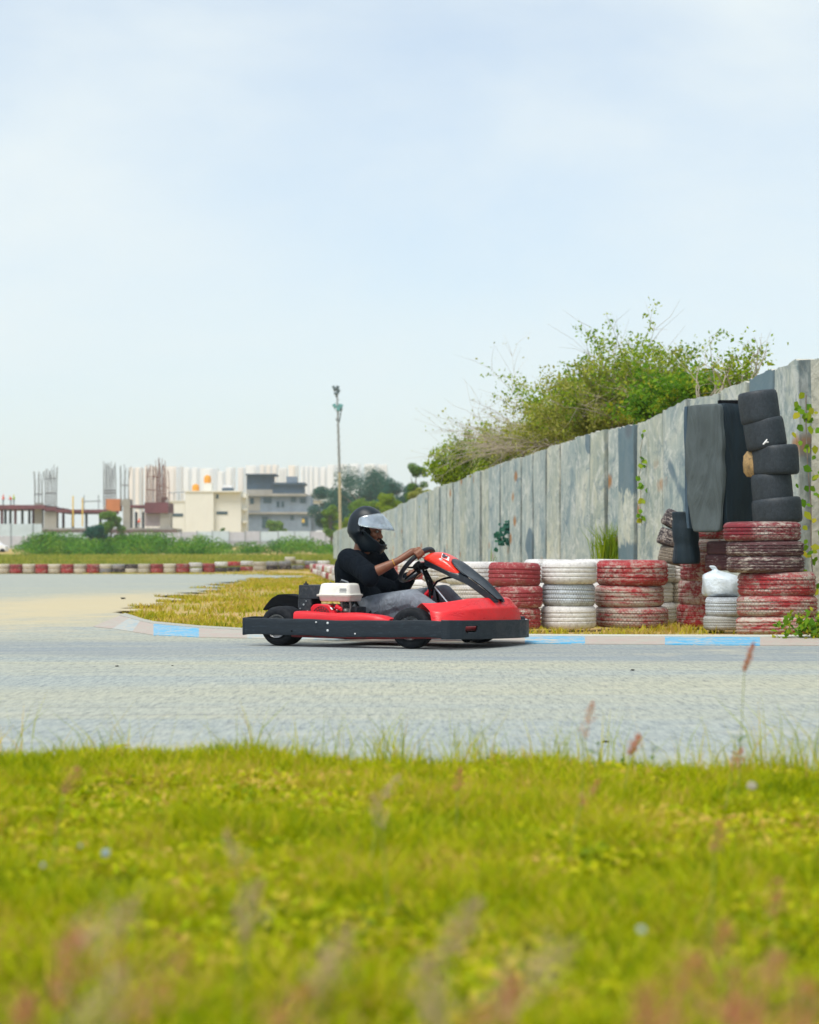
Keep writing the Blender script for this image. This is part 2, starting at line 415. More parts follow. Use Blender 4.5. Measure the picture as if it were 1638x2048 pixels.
# verge lawn right in front of the camera
def verge_edge(x): return 6.35 - .17 * x - .05 * x * x * (x > 0) * 0
n = 400000
yy = 1.3 + (6.2 - 1.3) * RNG.random(n) ** .85; xx = (RNG.random(n) * 2 - 1) * (.95 + .36 * yy)
edge = 5.80 - .24 * xx + .30 * (vnoise(xx, yy * 0, 3.2, 3) - .5) + .12 * (vnoise(xx, yy*0, 14, 5) - .5)
cl = vnoise(xx, yy, 4.5, 1) * .6 + vnoise(xx, yy, 13, 2) * .4
keep = (yy < edge) & (RNG.random(n) < .35 + 1.1 * cl)
xx, yy, cl = xx[keep], yy[keep], cl[keep]
h = (.022 + .055 * cl) * (.6 + .8 * RNG.random(len(xx))); wd = .0035 + .003 * RNG.random(len(xx))
v1, f1 = blades(xx, yy, np.full(len(xx), -.02), h + .02, wd, .9)
# taller tufts and stray stalks at the asphalt edge
n = 2600
c0 = RNG.random((110, 2)); cx = (c0[:, 0] * 2 - 1) * 2.1; cyy = 5.78 - .24 * cx - .22 * c0[:, 1]; ch = .05 + .14 * RNG.random(110) ** 2.2
ch[(cx > .85) & (cx < 1.35)] += .05
i = RNG.integers(0, 110, n)
tx = cx[i] + RNG.normal(size=n) * .035; ty = cyy[i] + RNG.normal(size=n) * .035
v2, f2 = blades(tx, ty, np.full(n, -.02), ch[i] * (.4 + .8 * RNG.random(n)) + .02, .0022 + .0022 * RNG.random(n), .75)
# long thin stalks
n = 170
sx = (RNG.random(n) * 2 - 1) * 1.7; sy = 5.7 - .24 * sx - .7 * RNG.random(n)
sx[:55] = .85 + .55 * RNG.random(55); sy[:55] = 5.38 + .15 * RNG.random(55)
v3, f3 = blades(sx, sy, np.full(n, -.02), .10 + .15 * RNG.random(n), .0016 + .0008 * RNG.random(n), .55)
V = np.concatenate([v1, v2, v3]); Fc = np.concatenate([f1, f2 + len(v1), f3 + len(v1) + len(v2)])
# creeping small leaves between the blades
n = 220000
ly_ = 1.3 + 4.8 * RNG.random(n) ** .8; lx_ = (RNG.random(n) * 2 - 1) * (.8 + .34 * ly_)
c_ = vnoise(lx_, ly_, 6, 8) * .6 + vnoise(lx_, ly_, 17, 9) * .4
k_ = (ly_ < 5.72 - .24 * lx_ + .2 * (vnoise(lx_, ly_ * 0, 3.2, 3) - .5)) & (RNG.random(n) < (c_ - .25) * 2.4); lx_, ly_, c_ = lx_[k_], ly_[k_], c_[k_]; n = len(lx_)
P0 = np.stack([lx_, ly_, .012 + .055 * c_ * RNG.random(n)], 1); nr_ = RNG.normal(size=(n, 3)); nr_[:, 2] = np.abs(nr_[:, 2]) + .8; nr_ /= np.linalg.norm(nr_, axis=1)[:, None]
a_ = np.cross(nr_, RNG.normal(size=(n, 3))); a_ /= np.linalg.norm(a_, axis=1)[:, None]; b_ = np.cross(nr_, a_); sz = (.006 + .011 * RNG.random(n))[:, None]
lv = np.stack([P0 - a_*sz, P0 + b_*sz*.45, P0 + a_*sz, P0 - b_*sz*.45], 1).reshape(-1, 3); o4 = (np.arange(n) * 4)[:, None]
lf = np.concatenate([o4 + np.array([[0,1,2]]), o4 + np.array([[0,2,3]])]); Fc = np.concatenate([Fc, lf + len(V)]); V = np.concatenate([V, lv])
o = np_mesh('grass', V, Fc, 3, M_LAWN)
tag(o, 'short yellow-green lawn with ragged edge in front of the track, out of focus near the camera', 'grass', kind='stuff')
# soil sheet under the verge so no gap shows between the blades
m = NT('verge_soil'); p = m.pos(); nz_ = m.noise(7, 6, .7, p); n2_ = m.noise(60, 4, .6, p)
m.principled(m.mix(m.ramp(nz_, [(.4, 0.0), (.62, 1.0)]), m.ramp(n2_, [(.3, (.07,.095,.008)), (.7, (.14,.17,.014))]), m.ramp(n2_, [(.3, (.12,.10,.03)), (.7, (.22,.17,.06))])), .95, 0, m.bump(n2_, .6, .02))
mb = MB(); rows = []
for k in range(41):
    x = -4.2 + 8.4 * k / 40; e = 5.72 - .24 * x + .15 * (float(vnoise(np.array([x]), np.array([0.0]), 3.2, 3)[0]) - .5)
    rows.append([(x, -1, -.02), (x, 3, .004), (x, e - .3, .006), (x, e, .003)])
tag(mb.build('verge', m.m), kind='structure') if False else None
mb.grid(rows); tag(mb.build('verge', m.m), kind='structure')

# infield grass: clumps, green and straw
inpoly = [(v.x, v.y) for v in (kbk[::-1][:1] + inf + [Vector((-6, 78.5, 0)), Vector((-14.5, 86, 0)), Vector((-5, 120, 0)), Vector((0, 60, 0)), Vector((8, 20, 0)), Vector((8, 15.6, 0))] + kbk)]
def inside(x, y, poly):
    r = np.zeros(len(x), bool); j = len(poly) - 1
    for i in range(len(poly)):
        xi, yi = poly[i]; xj, yj = poly[j]
        c = ((yi > y) != (yj > y)) & (x < (xj - xi) * (y - yi) / (yj - yi + 1e-12) + xi); r ^= c; j = i
    return r
n = 420000
yy = 15.3 * (118 / 15.3) ** (RNG.random(n)); xx = -.21 * yy * 1.0 + RNG.random(n) * (.21 * yy + 5.5)
k_ = inside(xx, yy, inpoly); xx, yy = xx[k_], yy[k_]
cl = vnoise(xx, yy * .6, 1.1, 4) * .5 + vnoise(xx, yy, 3.5, 6) * .5
k_ = RNG.random(len(xx)) < np.clip((cl - .50) * 2.8, .02, .8); xx, yy, cl = xx[k_], yy[k_], cl[k_]
h = (.008 + .055 * cl) * (.5 + .8 * RNG.random(len(xx))); wd = (.006 + .00045 * yy) * (.7 + .6 * RNG.random(len(xx)))
v1, f1 = blades(xx, yy, np.array([terrain(a, b) - .03 for a, b in zip(xx, yy)]), h + .03, wd, .9)
o = np_mesh('grass', v1, f1, 3, M_DRY)
tag(o, 'patchy straw-coloured and green grass on the infield behind the kart', 'grass', kind='stuff')
# grass bank behind the far tyre row
n = 130000
yy = 90 + 75 * RNG.random(n) ** 1.3; xx = -45 + 50 * RNG.random(n)
k_ = (yy > 89.8 + 6 * (xx > -14) ) ; xx, yy = xx[k_], yy[k_]
zz = np.array([terrain(a, b) - .03 for a, b in zip(xx, yy)])
v1, f1 = blades(xx, yy, zz, .18 + .25 * RNG.random(len(xx)), .05 + .04 * RNG.random(len(xx)), .8)
M_BANK = leaf_mat('bank_grass', [(.08,.15,.015), (.18,.26,.02), (.32,.34,.03), (.46,.38,.09)], .3, .08)
o = np_mesh('grass', v1, f1, 3, M_BANK)
tag(o, 'rough pale green grass bank rising behind the far tyre row', 'grass', kind='stuff')
# tall weeds under the sheet fence
cs, rs = [], []
for k in range(105):
    px = random.uniform(45, 675); Y = random.uniform(165, 245)
    base = terrain(0, Y); hh = random.uniform(.3, 1.15) * interp(px, [(25, .9), (80, 1.4), (200, 1.0), (330, 1.3), (430, 1.0), (450, .35), (480, .5), (560, 1.2), (670, .6)])
    cs.append(((px - CX) / F * Y, Y, base + hh * .7)); rs.append((random.uniform(.8, 2.4), 1.0, hh))
v, f = leaves(cs, rs, 44000, .13, .5, up=.2)
o = np_mesh('weeds', v, f, 4, M_WEED); tag(o, 'band of tall dark green weeds growing in front of the sheet metal fence', 'weeds', kind='stuff')
# low brown-green scrub further left and along the fence foot
# ------------------------------------------------------------------ go-kart
YAW = R(-27); KO = Vector((-.188, 14.43, 0)); cK, sK = math.cos(R(27)), math.sin(R(27))
def K(px, py, ly):                   # kart-local point on the vertical plane y = ly seen at this place
    q = (px - CX) / F
    x = (q * (KO.y + ly * cK) - KO.x - ly * sK) / (cK + q * sK)
    Y = KO.y - x * sK + ly * cK
    return Vector((x, ly, EYE - (py - HZ) / F * Y))
def KX(px, ly): return K(px, 1119, ly).x

def plastic(name, c, rough=.4, scr=(.16,.17,.18), amount=.6):
    m = NT(name); co = m.coord()
    n = m.noise(5, 6, .7, m.mapping(co, (.6, 1, 3)), dist=.8); s = m.noise(34, 5, .7, m.mapping(co, (.5, 1, 3.5)), dist=.6)
    base = m.ramp(n, [(.3, tuple(x * .8 for x in c)), (.7, tuple(min(1, x * 1.15) for x in c))])
    cc = m.mix(m.ramp(s, [(.56, 0.0), (.70, amount)]), base, scr)
    rr = m.ramp(n, [(.3, max(.1, rough - .12)), (.7, min(1, rough + .18))])
    m.principled(cc, rr, 0, m.bump(s, .2, .004, m.bump(m.noise(9, 4, .6, co), .35, .012))); MATS[name] = m.m; return m.m
M_RED = plastic('red_plastic', (.72,.012,.018), .32, (.75,.10,.08), .35)
M_REDPOD = plastic('red_side_plastic', (.62,.003,.012), .35, (.7,.06,.06), .3)
M_ORED = plastic('orange_red_plastic', (.80,.035,.012), .25, (.8,.12,.06), .2)
M_BUMP = plastic('black_bumper_plastic', (.004,.011,.019), .55, (.03,.05,.07), .8)
M_TRIM = plastic('black_trim_plastic', (.008,.014,.022), .35, (.04,.06,.075), .4)
M_RUB = mat('kart_rubber', (.007,.009,.013), .75, var=.4, scale=14, bump=.3, dirt=(.035,.035,.035,.4), Specular__IOR__Level=.25)
M_STEEL = mat('bare_steel', (.55,.56,.57), .32, 1, var=.15)
M_BOLT = mat('zinc_bolt', (.75,.76,.76), .4, .6, var=.1)
M_ENGB = mat('engine_black', (.008,.012,.018), .5, var=.5, scale=20, dirt=(.10,.10,.10,.4))
M_ENGG = mat('engine_castings', (.16,.16,.155), .55, .5, var=.4, scale=30)
M_ENGR = mat('engine_red', (.62,.006,.02), .35, var=.15)
M_CREAM = mat('cream_plastic', (.74,.73,.66), .4, var=.06, scale=6, dirt=(.50,.49,.42,.4), bump=.05)
M_FRAME = mat('red_chassis_paint', (.20,.012,.015), .5, var=.4, dirt=(.05,.03,.03,.7))
M_SEAT = mat('black_seat_shell', (.018,.020,.024), .35, var=.3)
M_BLK = mat('matt_black', (.004,.005,.007), .85, var=.3, Specular__IOR__Level=.15)

kart = empty('go_kart', KO, YAW, 'red and black rental go-kart with cream engine cover, driving on the track', 'go-kart')

# wheels > tyre
def wheel(x, y, Rr, w, steer=0, label=None):
    hub = MB()
    s = -1 if y < 0 else 1; o_ = w / 2
    prof = [(.0, o_*.55*s), (Rr*.12, o_*.6*s), (Rr*.30, o_*.35*s), (Rr*.44, o_*.5*s), (Rr*.54, o_*1.0*s), (Rr*.585, o_*1.05*s), (Rr*.585, o_*.9*s), (Rr*.50, -o_*.9*s), (.0, -o_*.9*s)]
    hub.lathe(prof, 36, 'Y')
    for k in range(3):
        a = 2*PI*k/3 + .4
        hub.tube([(math.cos(a)*Rr*.3, o_*.3*s, math.sin(a)*Rr*.3), (math.cos(a)*Rr*.3, o_*.62*s, math.sin(a)*Rr*.3)], .008, 6)
    h = hub.build('wheel', M_STEEL, kart); h.location = (x, y, Rr); h.rotation_euler = (0, 0, steer)
    t = MB(); p = [(Rr*.565, -w*.46), (Rr*.64, -w*.5), (Rr*.82, -w*.5), (Rr*.93, -w*.46), (Rr*.985, -w*.38), (Rr, -w*.25), (Rr, w*.25), (Rr*.985, w*.38), (Rr*.93, w*.46), (Rr*.82, w*.5), (Rr*.64, w*.5), (Rr*.565, w*.46)]
    t.lathe(p, 56, 'Y', closed=True); tt = t.build('tyre', M_RUB, h, angle=50)
    return h
wheel(-.525, -.525, .14, .20); wheel(-.525, .525, .14, .20)
wheel(.525, -.565, .141, .135, R(7)); wheel(.525, .53, .138, .135, R(7))

# side plates: long black boards outside the wheels
def board(name, path, z0, z1, th, m, parent, dz=lambda u: 0, bev=.004, slot=None):
    """vertical band along a ground path (x,y); optional rounded slot (s0,s1,z0,z1)"""
    P = [Vector((a, b, 0)) for a, b in path]
    L = [0]
    for a, b in zip(P, P[1:]): L.append(L[-1] + (b - a).length)
    tot = L[-1]; ns = max(2, int(tot / (.007 if slot else .04))); nz = 16 if slot else 4
    def at(s):
        for i in range(len(P) - 1):
            if s <= L[i+1] + 1e-9: return P[i].lerp(P[i+1], (s - L[i]) / (L[i+1] - L[i]))
        return P[-1]
    b = MB(); rows = []
    for j in range(nz + 1):
        row = []
        for i in range(ns + 1):
            s = tot * i / ns; p = at(s); z = lerp(z0, z1, j / nz) + dz(s / tot)
            row.append(Vector((p.x, p.y, z)))
        rows.append(row)
    n = ns + 1; b.v = [tuple(v) for r in rows for v in r]
    for j in range(nz):
        for i in range(ns):
            if slot:
                s = tot * (i + .5) / ns; z = lerp(z0, z1, (j + .5) / nz) + dz(s / tot); s0, s1, a0, a1 = slot; rr = (a1 - a0) / 2; zc = (a0 + a1) / 2
                ds = max(s0 + rr - s, 0, s - (s1 - rr))
                if ds * ds + (z - zc) ** 2 < rr * rr: continue
            b.f.append((j*n+i, j*n+i+1, (j+1)*n+i+1, (j+1)*n+i)); b.mi.append(0)
    o = b.build(name, m, parent, solid=th)
    if bev and not slot:
        md = o.modifiers.new('b', 'BEVEL'); md.width = bev; md.segments = 2; md.limit_method = 'ANGLE'
    return o
wob = lambda u: .0035 * math.sin(u * 9) + .002 * math.sin(u * 23)
for s in (-1, 1):
    board('side_bumper', [(-.755, .668*s), (-.55, .672*s), (-.2, .668*s), (.2, .674*s), (.55, .668*s), (.815, .668*s)], .079, .194, .016 * s, M_BUMP, kart, wob)
fr = [(.80, -.682), (.845, -.668), (.90, -.59), (.945, -.42), (.97, -.2), (.973, 0), (.967, .2), (.935, .39), (.88, .56), (.835, .64), (.80, .65)]
fb = board('front_bumper', fr, .074, .203, -.018, M_BUMP, kart, lambda u: -.030 * u, slot=(.165, .305, .114, .160))
bm_ = MB(); bm_.tube([(.80,-.64,.14),(.88,-.54,.14),(.93,-.38,.14),(.955,0,.14),(.93,.38,.14),(.88,.52,.14),(.80,.63,.14)], .016, 10)
bm_.tube([(.62,-.30,.085),(.90,-.28,.09),(.93,-.28,.14)], .012, 8); bm_.tube([(.62,.30,.085),(.90,.28,.09),(.93,.28,.14)], .012, 8)
bm_.build('bumper_bar', M_FRAME, kart)
board('rear_bumper', [(-.772, .66), (-.785, .4), (-.79, 0), (-.785, -.4), (-.772, -.682)], .075, .198, .016, M_BUMP, kart, wob)
# bolts on the boards
for px, py in [(655,1246),(655,1261),(632,1244.5),(710,1267.5),(583,1262)]:
    p = K(px, py, -.69); b = MB(); r = .0085 if px == 655 else .006
    b.lathe([(0, -.006), (r*.6, -.006), (r*.6, -.002), (r, -.001), (r, .006), (0, .006)], 12, 'Y'); o = b.build('bolt', M_BOLT if px != 583 else M_BLK, kart, loc=(p.x, -.689, p.z))
for x_, y_, a_ in [(.973,-.10,0),(.962,.24,0),(.908,.48,-.5)]:
    for z_ in (.172, .078):
        if x_ < .93 and z_ < .1: continue
        b = MB(); b.lathe([(0, .012), (.006, .011), (.009, .004), (.010, -.004), (0, -.004)], 10, 'X'); b.build('bolt', M_BOLT, kart, loc=(x_ + .004, y_, z_))

# floor tray, chassis tubes, axles
b = MB(); b.hexa([(-.30,-.28,.060),(.90,-.24,.064),(.90,.24,.064),(-.30,.28,.060),(-.30,-.28,.068),(.90,-.24,.072),(.90,.24,.072),(-.30,.28,.068)]); b.build('floor_tray', M_FRAME, kart, smooth=False)
b = MB()
for s in (-1, 1):
    b.tube([(-.70,.32*s,.085),(-.2,.33*s,.078),(.25,.30*s,.078),(.62,.28*s,.080),(.86,.2*s,.085)], .013, 8)
    b.tube([(-.60,.34*s,.08),(-.45,.60*s,.078),(.0,.635*s,.074),(.33,.62*s,.074),(.48,.36*s,.078)], .013, 8)
    b.tube([(.10,.62*s,.074),(.30,.64*s,.076),(.79,.63*s,.085)], .011, 8)
for x in (-.66, -.15, .3, .80): b.tube([(x,-.32,.082),(x,.32,.082)], .012, 8)
b.build('chassis', M_FRAME, kart)
for pts_, r_ in (([(-.525,-.5,.14),(-.525,.5,.14)], .02), ([(.525,-.52,.132),(.50,-.33,.11)], .014), ([(.525,.52,.132),(.50,.33,.11)], .014)):
    b = MB(); b.tube(pts_, r_, 10); b.build('axle', M_STEEL, kart)

# red side pods
for s in (-1, 1):
    b = MB(); xa, xb = KX(590, -.63), KX(776, -.63); rows = []
    N = 14
    for i in range(N + 1):
        t = i / N; x = lerp(xa, xb, t); top = lerp(.246, .233, t) - .03 * max(0, (t - .86) / .14) ** 2 + .004 * math.sin(t * 12); o_ = .655 - .03 * sstep(.9, 1, t)
        prof = [(.635, .10), (o_, .13), (o_, .19), (o_ - .005, top - .014), (o_ - .02, top - .002), (o_ - .05, top + .002), (o_ - .13, top - .004), (.50, top - .03), (.50, .12)]
        rows.append([Vector((x, s * q[0], q[1])) for q in prof])
    b.rings(rows, True); b.build('side_pod', M_REDPOD, kart, angle=50)

# nose bodywork
botp = [(.70,-.62,.165),(.725,-.628,.165),(.78,-.615,.165),(.86,-.50,.168),(.905,-.36,.17),(.945,-.16,.172),(.950,.05,.172),(.945,.22,.172),(.905,.40,.17),(.86,.50,.17),(.78,.58,.165),(.725,.60,.165),(.70,.60,.165)]
crs = [(.665,-.59,.258),(.71,-.60,.250),(.77,-.57,.252),(.845,-.465,.262),(.893,-.33,.268),(.930,-.15,.270),(.935,.05,.270),(.930,.21,.268),(.895,.36,.262),(.85,.46,.256),(.77,.54,.25),(.71,.58,.248),(.665,.57,.25)]
tops = [(.562,-.51,.310),(.64,-.535,.306),(.72,-.49,.312),(.785,-.40,.325),(.83,-.28,.342),(.868,-.14,.340),(.876,.02,.338),(.874,.17,.342),(.872,.285,.336),(.80,.38,.328),(.72,.45,.312),(.64,.50,.306),(.562,.49,.305)]
deck = [(.50,-.46,.285),(.58,-.46,.288),(.64,-.41,.292),(.68,-.33,.302),(.71,-.23,.318),(.72,-.13,.314),(.725,.0,.312),(.72,.13,.314),(.71,.23,.318),(.68,.33,.302),(.64,.39,.292),(.58,.44,.288),(.50,.44,.285)]
inner = [(.44,-.40,.24),(.50,-.38,.235),(.53,-.33,.235),(.55,-.27,.24),(.56,-.20,.25),(.57,-.12,.25),(.57,0,.25),(.57,.12,.25),(.56,.20,.25),(.55,.27,.24),(.53,.33,.235),(.50,.37,.235),(.44,.38,.24)]
def mids(a, b, t): return [tuple(lerp(p, q, t) for p, q in zip(u, v)) for u, v in zip(a, b)]
rows = [botp, mids(botp, crs, .5), mids(botp, crs, .88), crs, mids(crs, tops, .15), mids(crs, tops, .75), tops, mids(tops, deck, .2), deck, inner]
b = MB(); b.grid([[Vector(p) for p in r] for r in rows]); o = b.build('nose_cone', M_RED, kart, sub=0, solid=-.006)
md = o.modifiers.new('u', 'SUBSURF'); md.levels = md.render_levels = 2

# steering fairing: red cap over black side rails
low = [(850,1131),(880,1143),(905,1155.5),(930,1166.5),(948,1178),(968,1193),(985,1203.5),(996,1204.5)]
bnd = [(849,1119),(876,1133),(902,1146),(925,1151.5),(946,1163),(968,1179),(985,1193),(997,1203)]
top = [(853,1114),(868,1106),(890,1107),(908,1121),(934,1148),(962,1171),(983,1190),(998,1202)]
wid = [.085,.125,.135,.125,.105,.085,.065,.05]
secs = []
for l_, b_, t_, w_ in zip(low, bnd, top, wid):
    secs.append((K(l_[0], l_[1], -w_), K(b_[0], b_[1], -w_), K(t_[0], t_[1], 0), w_))
def cat4(A, n=5):
    out = []
    for i in range(len(A) - 1):
        p0, p1, p2, p3 = A[max(i-1,0)], A[i], A[i+1], A[min(i+2, len(A)-1)]
        for k in range(n):
            t = k / n; out.append(.5 * ((2*p1) + (p2-p0)*t + (2*p0-5*p1+4*p2-p3)*t*t + (3*p1-p0-3*p2+p3)*t**3))
    return out + [A[-1]]
LO = cat4([s[0] for s in secs]); BN = cat4([s[1] for s in secs]); TP = cat4([s[2] for s in secs]); WD = cat4([s[3] for s in secs])
nr = 5 * 4 - 3       # red covers the upper portion
b = MB(); rows = []
for i in range(nr + 1):
    l, bn, tp, w_ = LO[i], BN[i], TP[i], WD[i]; tt = i / nr
    wr = w_ * (1 - .35 * sstep(.75, 1, tt)); row = []
    for a in range(-6, 7):
        u = a / 6; yv = wr * math.copysign(abs(math.sin(u * PI / 2)), u) ; hz = math.cos(u * PI / 2) ** .55
        xx = lerp(bn.x, tp.x, hz); zz = lerp(bn.z, tp.z, hz)
        row.append(Vector((xx, yv, zz)))
    rows.append(row)
b.grid(rows); o = b.build('steering_fairing', M_ORED, kart, solid=.004, sub=1)
b = MB(); rows = []
for i in range(len(LO)):
    l, bn, tp, w_ = LO[i], BN[i], TP[i], WD[i]
    row = []
    z_in = .006
    for s in (-1, 1):
        ring = [Vector((l.x, s*(w_+.002), l.z)), Vector((bn.x, s*(w_+.004), bn.z)), Vector((lerp(bn.x,tp.x,.25), s*(w_*.86), lerp(bn.z,tp.z,.25) - .001)), Vector((l.x + .004, s*(w_*.80), l.z + .004))]
        row.append(ring if s < 0 else ring[::-1])
    rows.append(row)
b.rings([r[0] for r in rows], True); b.rings([r[1] for r in rows], True)
# lower panel joins the rails from the red part downwards
rr = []
for i in range(nr - 2, len(LO)):
    l, bn, tp, w_ = LO[i], BN[i], TP[i], WD[i]; row = []
    for a in range(-4, 5):
        u = a / 4; hz = math.cos(u * PI / 2) ** .6
        row.append(Vector((lerp(bn.x, tp.x, hz), w_ * math.sin(u * PI / 2), lerp(bn.z, tp.z, hz) + .011)))
    rr.append(row)
b.grid(rr)
b.build('fairing_rail', M_TRIM, kart, solid=.003, angle=50)
# number sticker on the fairing: white, grey and dark bars as in the photo
def fairing_pt(i, u, off=.008):
    i0 = int(i); f = i - i0
    def P(i):
        w_ = WD[i]; hz = math.cos(u * PI / 2) ** .55
        return Vector((lerp(BN[i].x, TP[i].x, hz), w_ * math.sin(u * PI / 2), lerp(BN[i].z, TP[i].z, hz)))
    p = P(i0).lerp(P(min(i0 + 1, len(WD) - 1)), f); return p + Vector((.55, 0, .83)) * off
def sticker(quads, m):
    b = MB()
    for q in quads: b.add([fairing_pt(*p) for p in q], [tuple(range(len(q)))])
    b.build('sticker', m, kart, smooth=False)
M_WH = mat('white_vinyl', (.8,.8,.78), .35, var=.04); M_DK = mat('dark_vinyl', (.03,.03,.06), .35, var=.1); M_GR = mat('grey_vinyl', (.30,.31,.33), .35, var=.1)
sticker([[(9.4,-.62),(13.2,-.62),(13.4,-.20),(9.6,-.24)]], M_WH)
b = MB()
for q in ([(9.9,-.56),(11.2,-.56),(11.4,-.28),(10.1,-.30)], [(11.0,-.50),(12.8,-.34),(12.9,-.24),(11.2,-.38)]): b.add([fairing_pt(p[0], p[1], .0105) for p in q], [(0,1,2,3)])
b.build('sticker', M_DK, kart, smooth=False)
sticker([[(8.2,-.78),(9.6,-.74),(9.6,-.66),(8.2,-.70)]], M_GR)

# steering wheel, column and brackets
al = R(46.5); SC = K(833, 1130, 0); D1 = Vector((math.cos(al), 0, math.sin(al))); D2 = Vector((0, 1, 0)); SN = Vector((-math.sin(al), 0, math.cos(al))); SR = .152
b = MB(); ring = []
for k in range(40):
    a = 2*PI*k/40; c = SC + (D1*math.cos(a) + D2*math.sin(a)) * SR; rad = (D1*math.cos(a) + D2*math.sin(a))
    ring.append([c + (rad*math.cos(2*PI*j/10) + SN*math.sin(2*PI*j/10)) * (.0165 + (.004 if math.cos(a) > .8 else 0)) for j in range(10)])
b.rings(ring, False, True); sw = b.build('steering_wheel', M_TRIM, kart)
b = MB()
for a in (PI/2 + .15, -PI/2 - .15, PI):
    d = D1*math.cos(a) + D2*math.sin(a); b.tube([SC - SN*.03, SC - SN*.02 + d*.05, SC + d*SR], [.02,.014,.011], 8, sq=.5)
b.tube([SC - SN*.05, SC + SN*.005], [.034,.036], 14); b.build('spoke', M_BLK, sw)
b = MB(); b.tube([SC - SN*.04, Vector((.70, 0, .10))], .011, 8)
b.build('steering_column', M_STEEL, kart)
b = MB()
for s in (-1, 1): b.tube([K(849,1140,0) + Vector((0,.02*s,0)), K(866,1180,0) + Vector((0,.05*s,0)), K(874,1212,0) + Vector((0,.10*s,-.12))], .009, 8)
b.tube([K(850,1143,-.02), K(860,1160,-.02), K(864,1175,-.02), K(862,1190,0)], [.012,.013,.017,.015], 8)
b.tube([K(864,1178,-.03), K(874,1163,-.05), K(888,1157,-.06), K(906,1154,-.06)], .008, 8)
b.ell(K(848,1132,0), (.04,.05,.028)); b.build('column_bracket', M_BLK, kart)
b = MB(); b.tube([K(862,1178,-.02), K(852,1190,-.03), K(846,1196,-.03)], [.014,.017,.012], 8); b.tube([K(862,1190,.0), K(854,1204,.0)], .02, 8); b.build('fuel_tank_cap', M_ENGR, kart)
# pedals
for y in (-.13, .13): b = MB(); b.tube([(.80,y,.06),(.78,y,.16),(.775,y,.22)], .008, 8); b.box((.77,y,.20), (.012,.06,.09)); b.build('pedal', M_STEEL, kart)

# seat
b = MB(); rows = []
prof = [(KX(776,0)-.02,.115),(KX(765,0),.085),(KX(745,0),.07),(KX(728,0)-.03,.09),(KX(716,0)-.03,.15),(KX(706,0)-.03,.23),(KX(697,0)-.035,.32),(KX(690,0)-.035,.40),(KX(687,0)-.04,.425)]
for i, (x, z) in enumerate(prof):
    row = []; t = i / (len(prof) - 1)
    for j in range(-8, 9):
        u = j / 8; lift = (.13 - .03*t) * abs(u) ** 2.5 if i < 4 else .07 * abs(u)**2.5; fwd = (0 if i < 4 else (.15 - .10 * (t - .5) * 2) * abs(u) ** 2.2)
        row.append(Vector((x + fwd, u * (.235 - .03 * abs(t - .4)), z + (lift if i < 4 else lift * .3))))
    rows.append(row)
b.grid(rows); b.build('seat', M_SEAT, kart, solid=.008, sub=2)
for q in (0, -1): b = MB(); b.tube([r[q] for r in rows], .006, 8); b.build('seat_edge', M_TRIM, kart)
for q, y_ in ((0, -.33), (-1, .33)): b = MB(); b.tube([rows[5][q] + Vector((-.01,0,0)), Vector((-.42,y_,.08))], .008, 8); b.build('seat_stay', M_STEEL, kart)

b = MB(); pe = [K(px, py, -.245) for px, py in ((683,1160),(695,1164),(704,1178),(712,1196),(721,1215),(733,1232),(750,1241))]; b.tube(pe, .0065, 8); b.build('seat_edge', mat('grey_piping', (.16,.18,.20), .4), kart)
b = MB(); b.grid([pe, [p + Vector((-.035, .03, -.01)) for p in pe]]); b.build('seat_wing', M_SEAT, kart, solid=.006)
# ------------------------------------------------------------------ engine (right-hand side behind the seat)
YN = -.50   # near face of the engine
xl, xr = KX(634, YN), KX(698, YN); zb = K(660, 1203, YN).z; zt = K(660, 1166.5, YN).z; zm = K(660, 1188.5, YN).z
b = MB()
def rbox(b, x0, x1, y0, y1, z0, z1, ix=0, iy=0, n=6, rad=.02):
    """rounded-plan box, top inset by ix, iy"""
    rings = []
    for z, kx, ky in ((z0, 0, 0), (z1 - rad*.6, ix*.6, iy*.6), (z1 - rad*.15, ix, iy), (z1, ix + rad*.5, iy + rad*.5)):
        ring = []; X0, X1, Y0, Y1 = x0 + kx, x1 - kx, y0 + ky, y1 - ky; r = rad
        for cx, cy, a0 in ((X1-r, Y1-r, 0), (X0+r, Y1-r, 90), (X0+r, Y0+r, 180), (X1-r, Y0+r, 270)):
            for k in range(n + 1): a = R(a0 + 90*k/n); ring.append(Vector((cx + r*math.cos(a), cy + r*math.sin(a), z)))
        rings.append(ring)
    b.rings(rings, True)
rbox(b, xl + .002, xr - .002, YN + .002, YN + .20, zm, zt, .014, .016, rad=.03)
air = b.build('air_filter_cover', M_CREAM, kart, angle=60)
b = MB(); rbox(b, xl - .010, xr + .010, YN - .010, YN + .21, zm - .006, zm + .003, rad=.03); b.build('cover_rim', M_CREAM, air)
b = MB(); rr_ = []
for z, k in ((zb, .016), (zb + .006, .008), (zm - .008, .0)):
    ring = []
    for cx, cy, a0 in ((xr-k-.03, YN+.19-k, 0), (xl+k+.03, YN+.19-k, 90), (xl+k+.03, YN+k+.03, 180), (xr-k-.03, YN+k+.03, 270)):
        for q in range(7): a = R(a0 + 15*q); ring.append(Vector((cx + .03*math.cos(a), cy + .03*math.sin(a), z)))
    rr_.append(ring)
b.rings(rr_, True); b.build('air_filter_base', M_CREAM, air, angle=60)
# small grey warning label with text lines on the cover
b = MB(); x0, x1 = KX(678, YN), KX(692, YN)
for k in range(4): z = lerp(zm + .012, zm + .04, k/3); b.box(((x0+x1)/2, YN + .009 + .0 , z), ((x1-x0)*(.9 if k % 2 else 1), .012, .0028))
b.build('warning_label', M_GR, air, smooth=False)
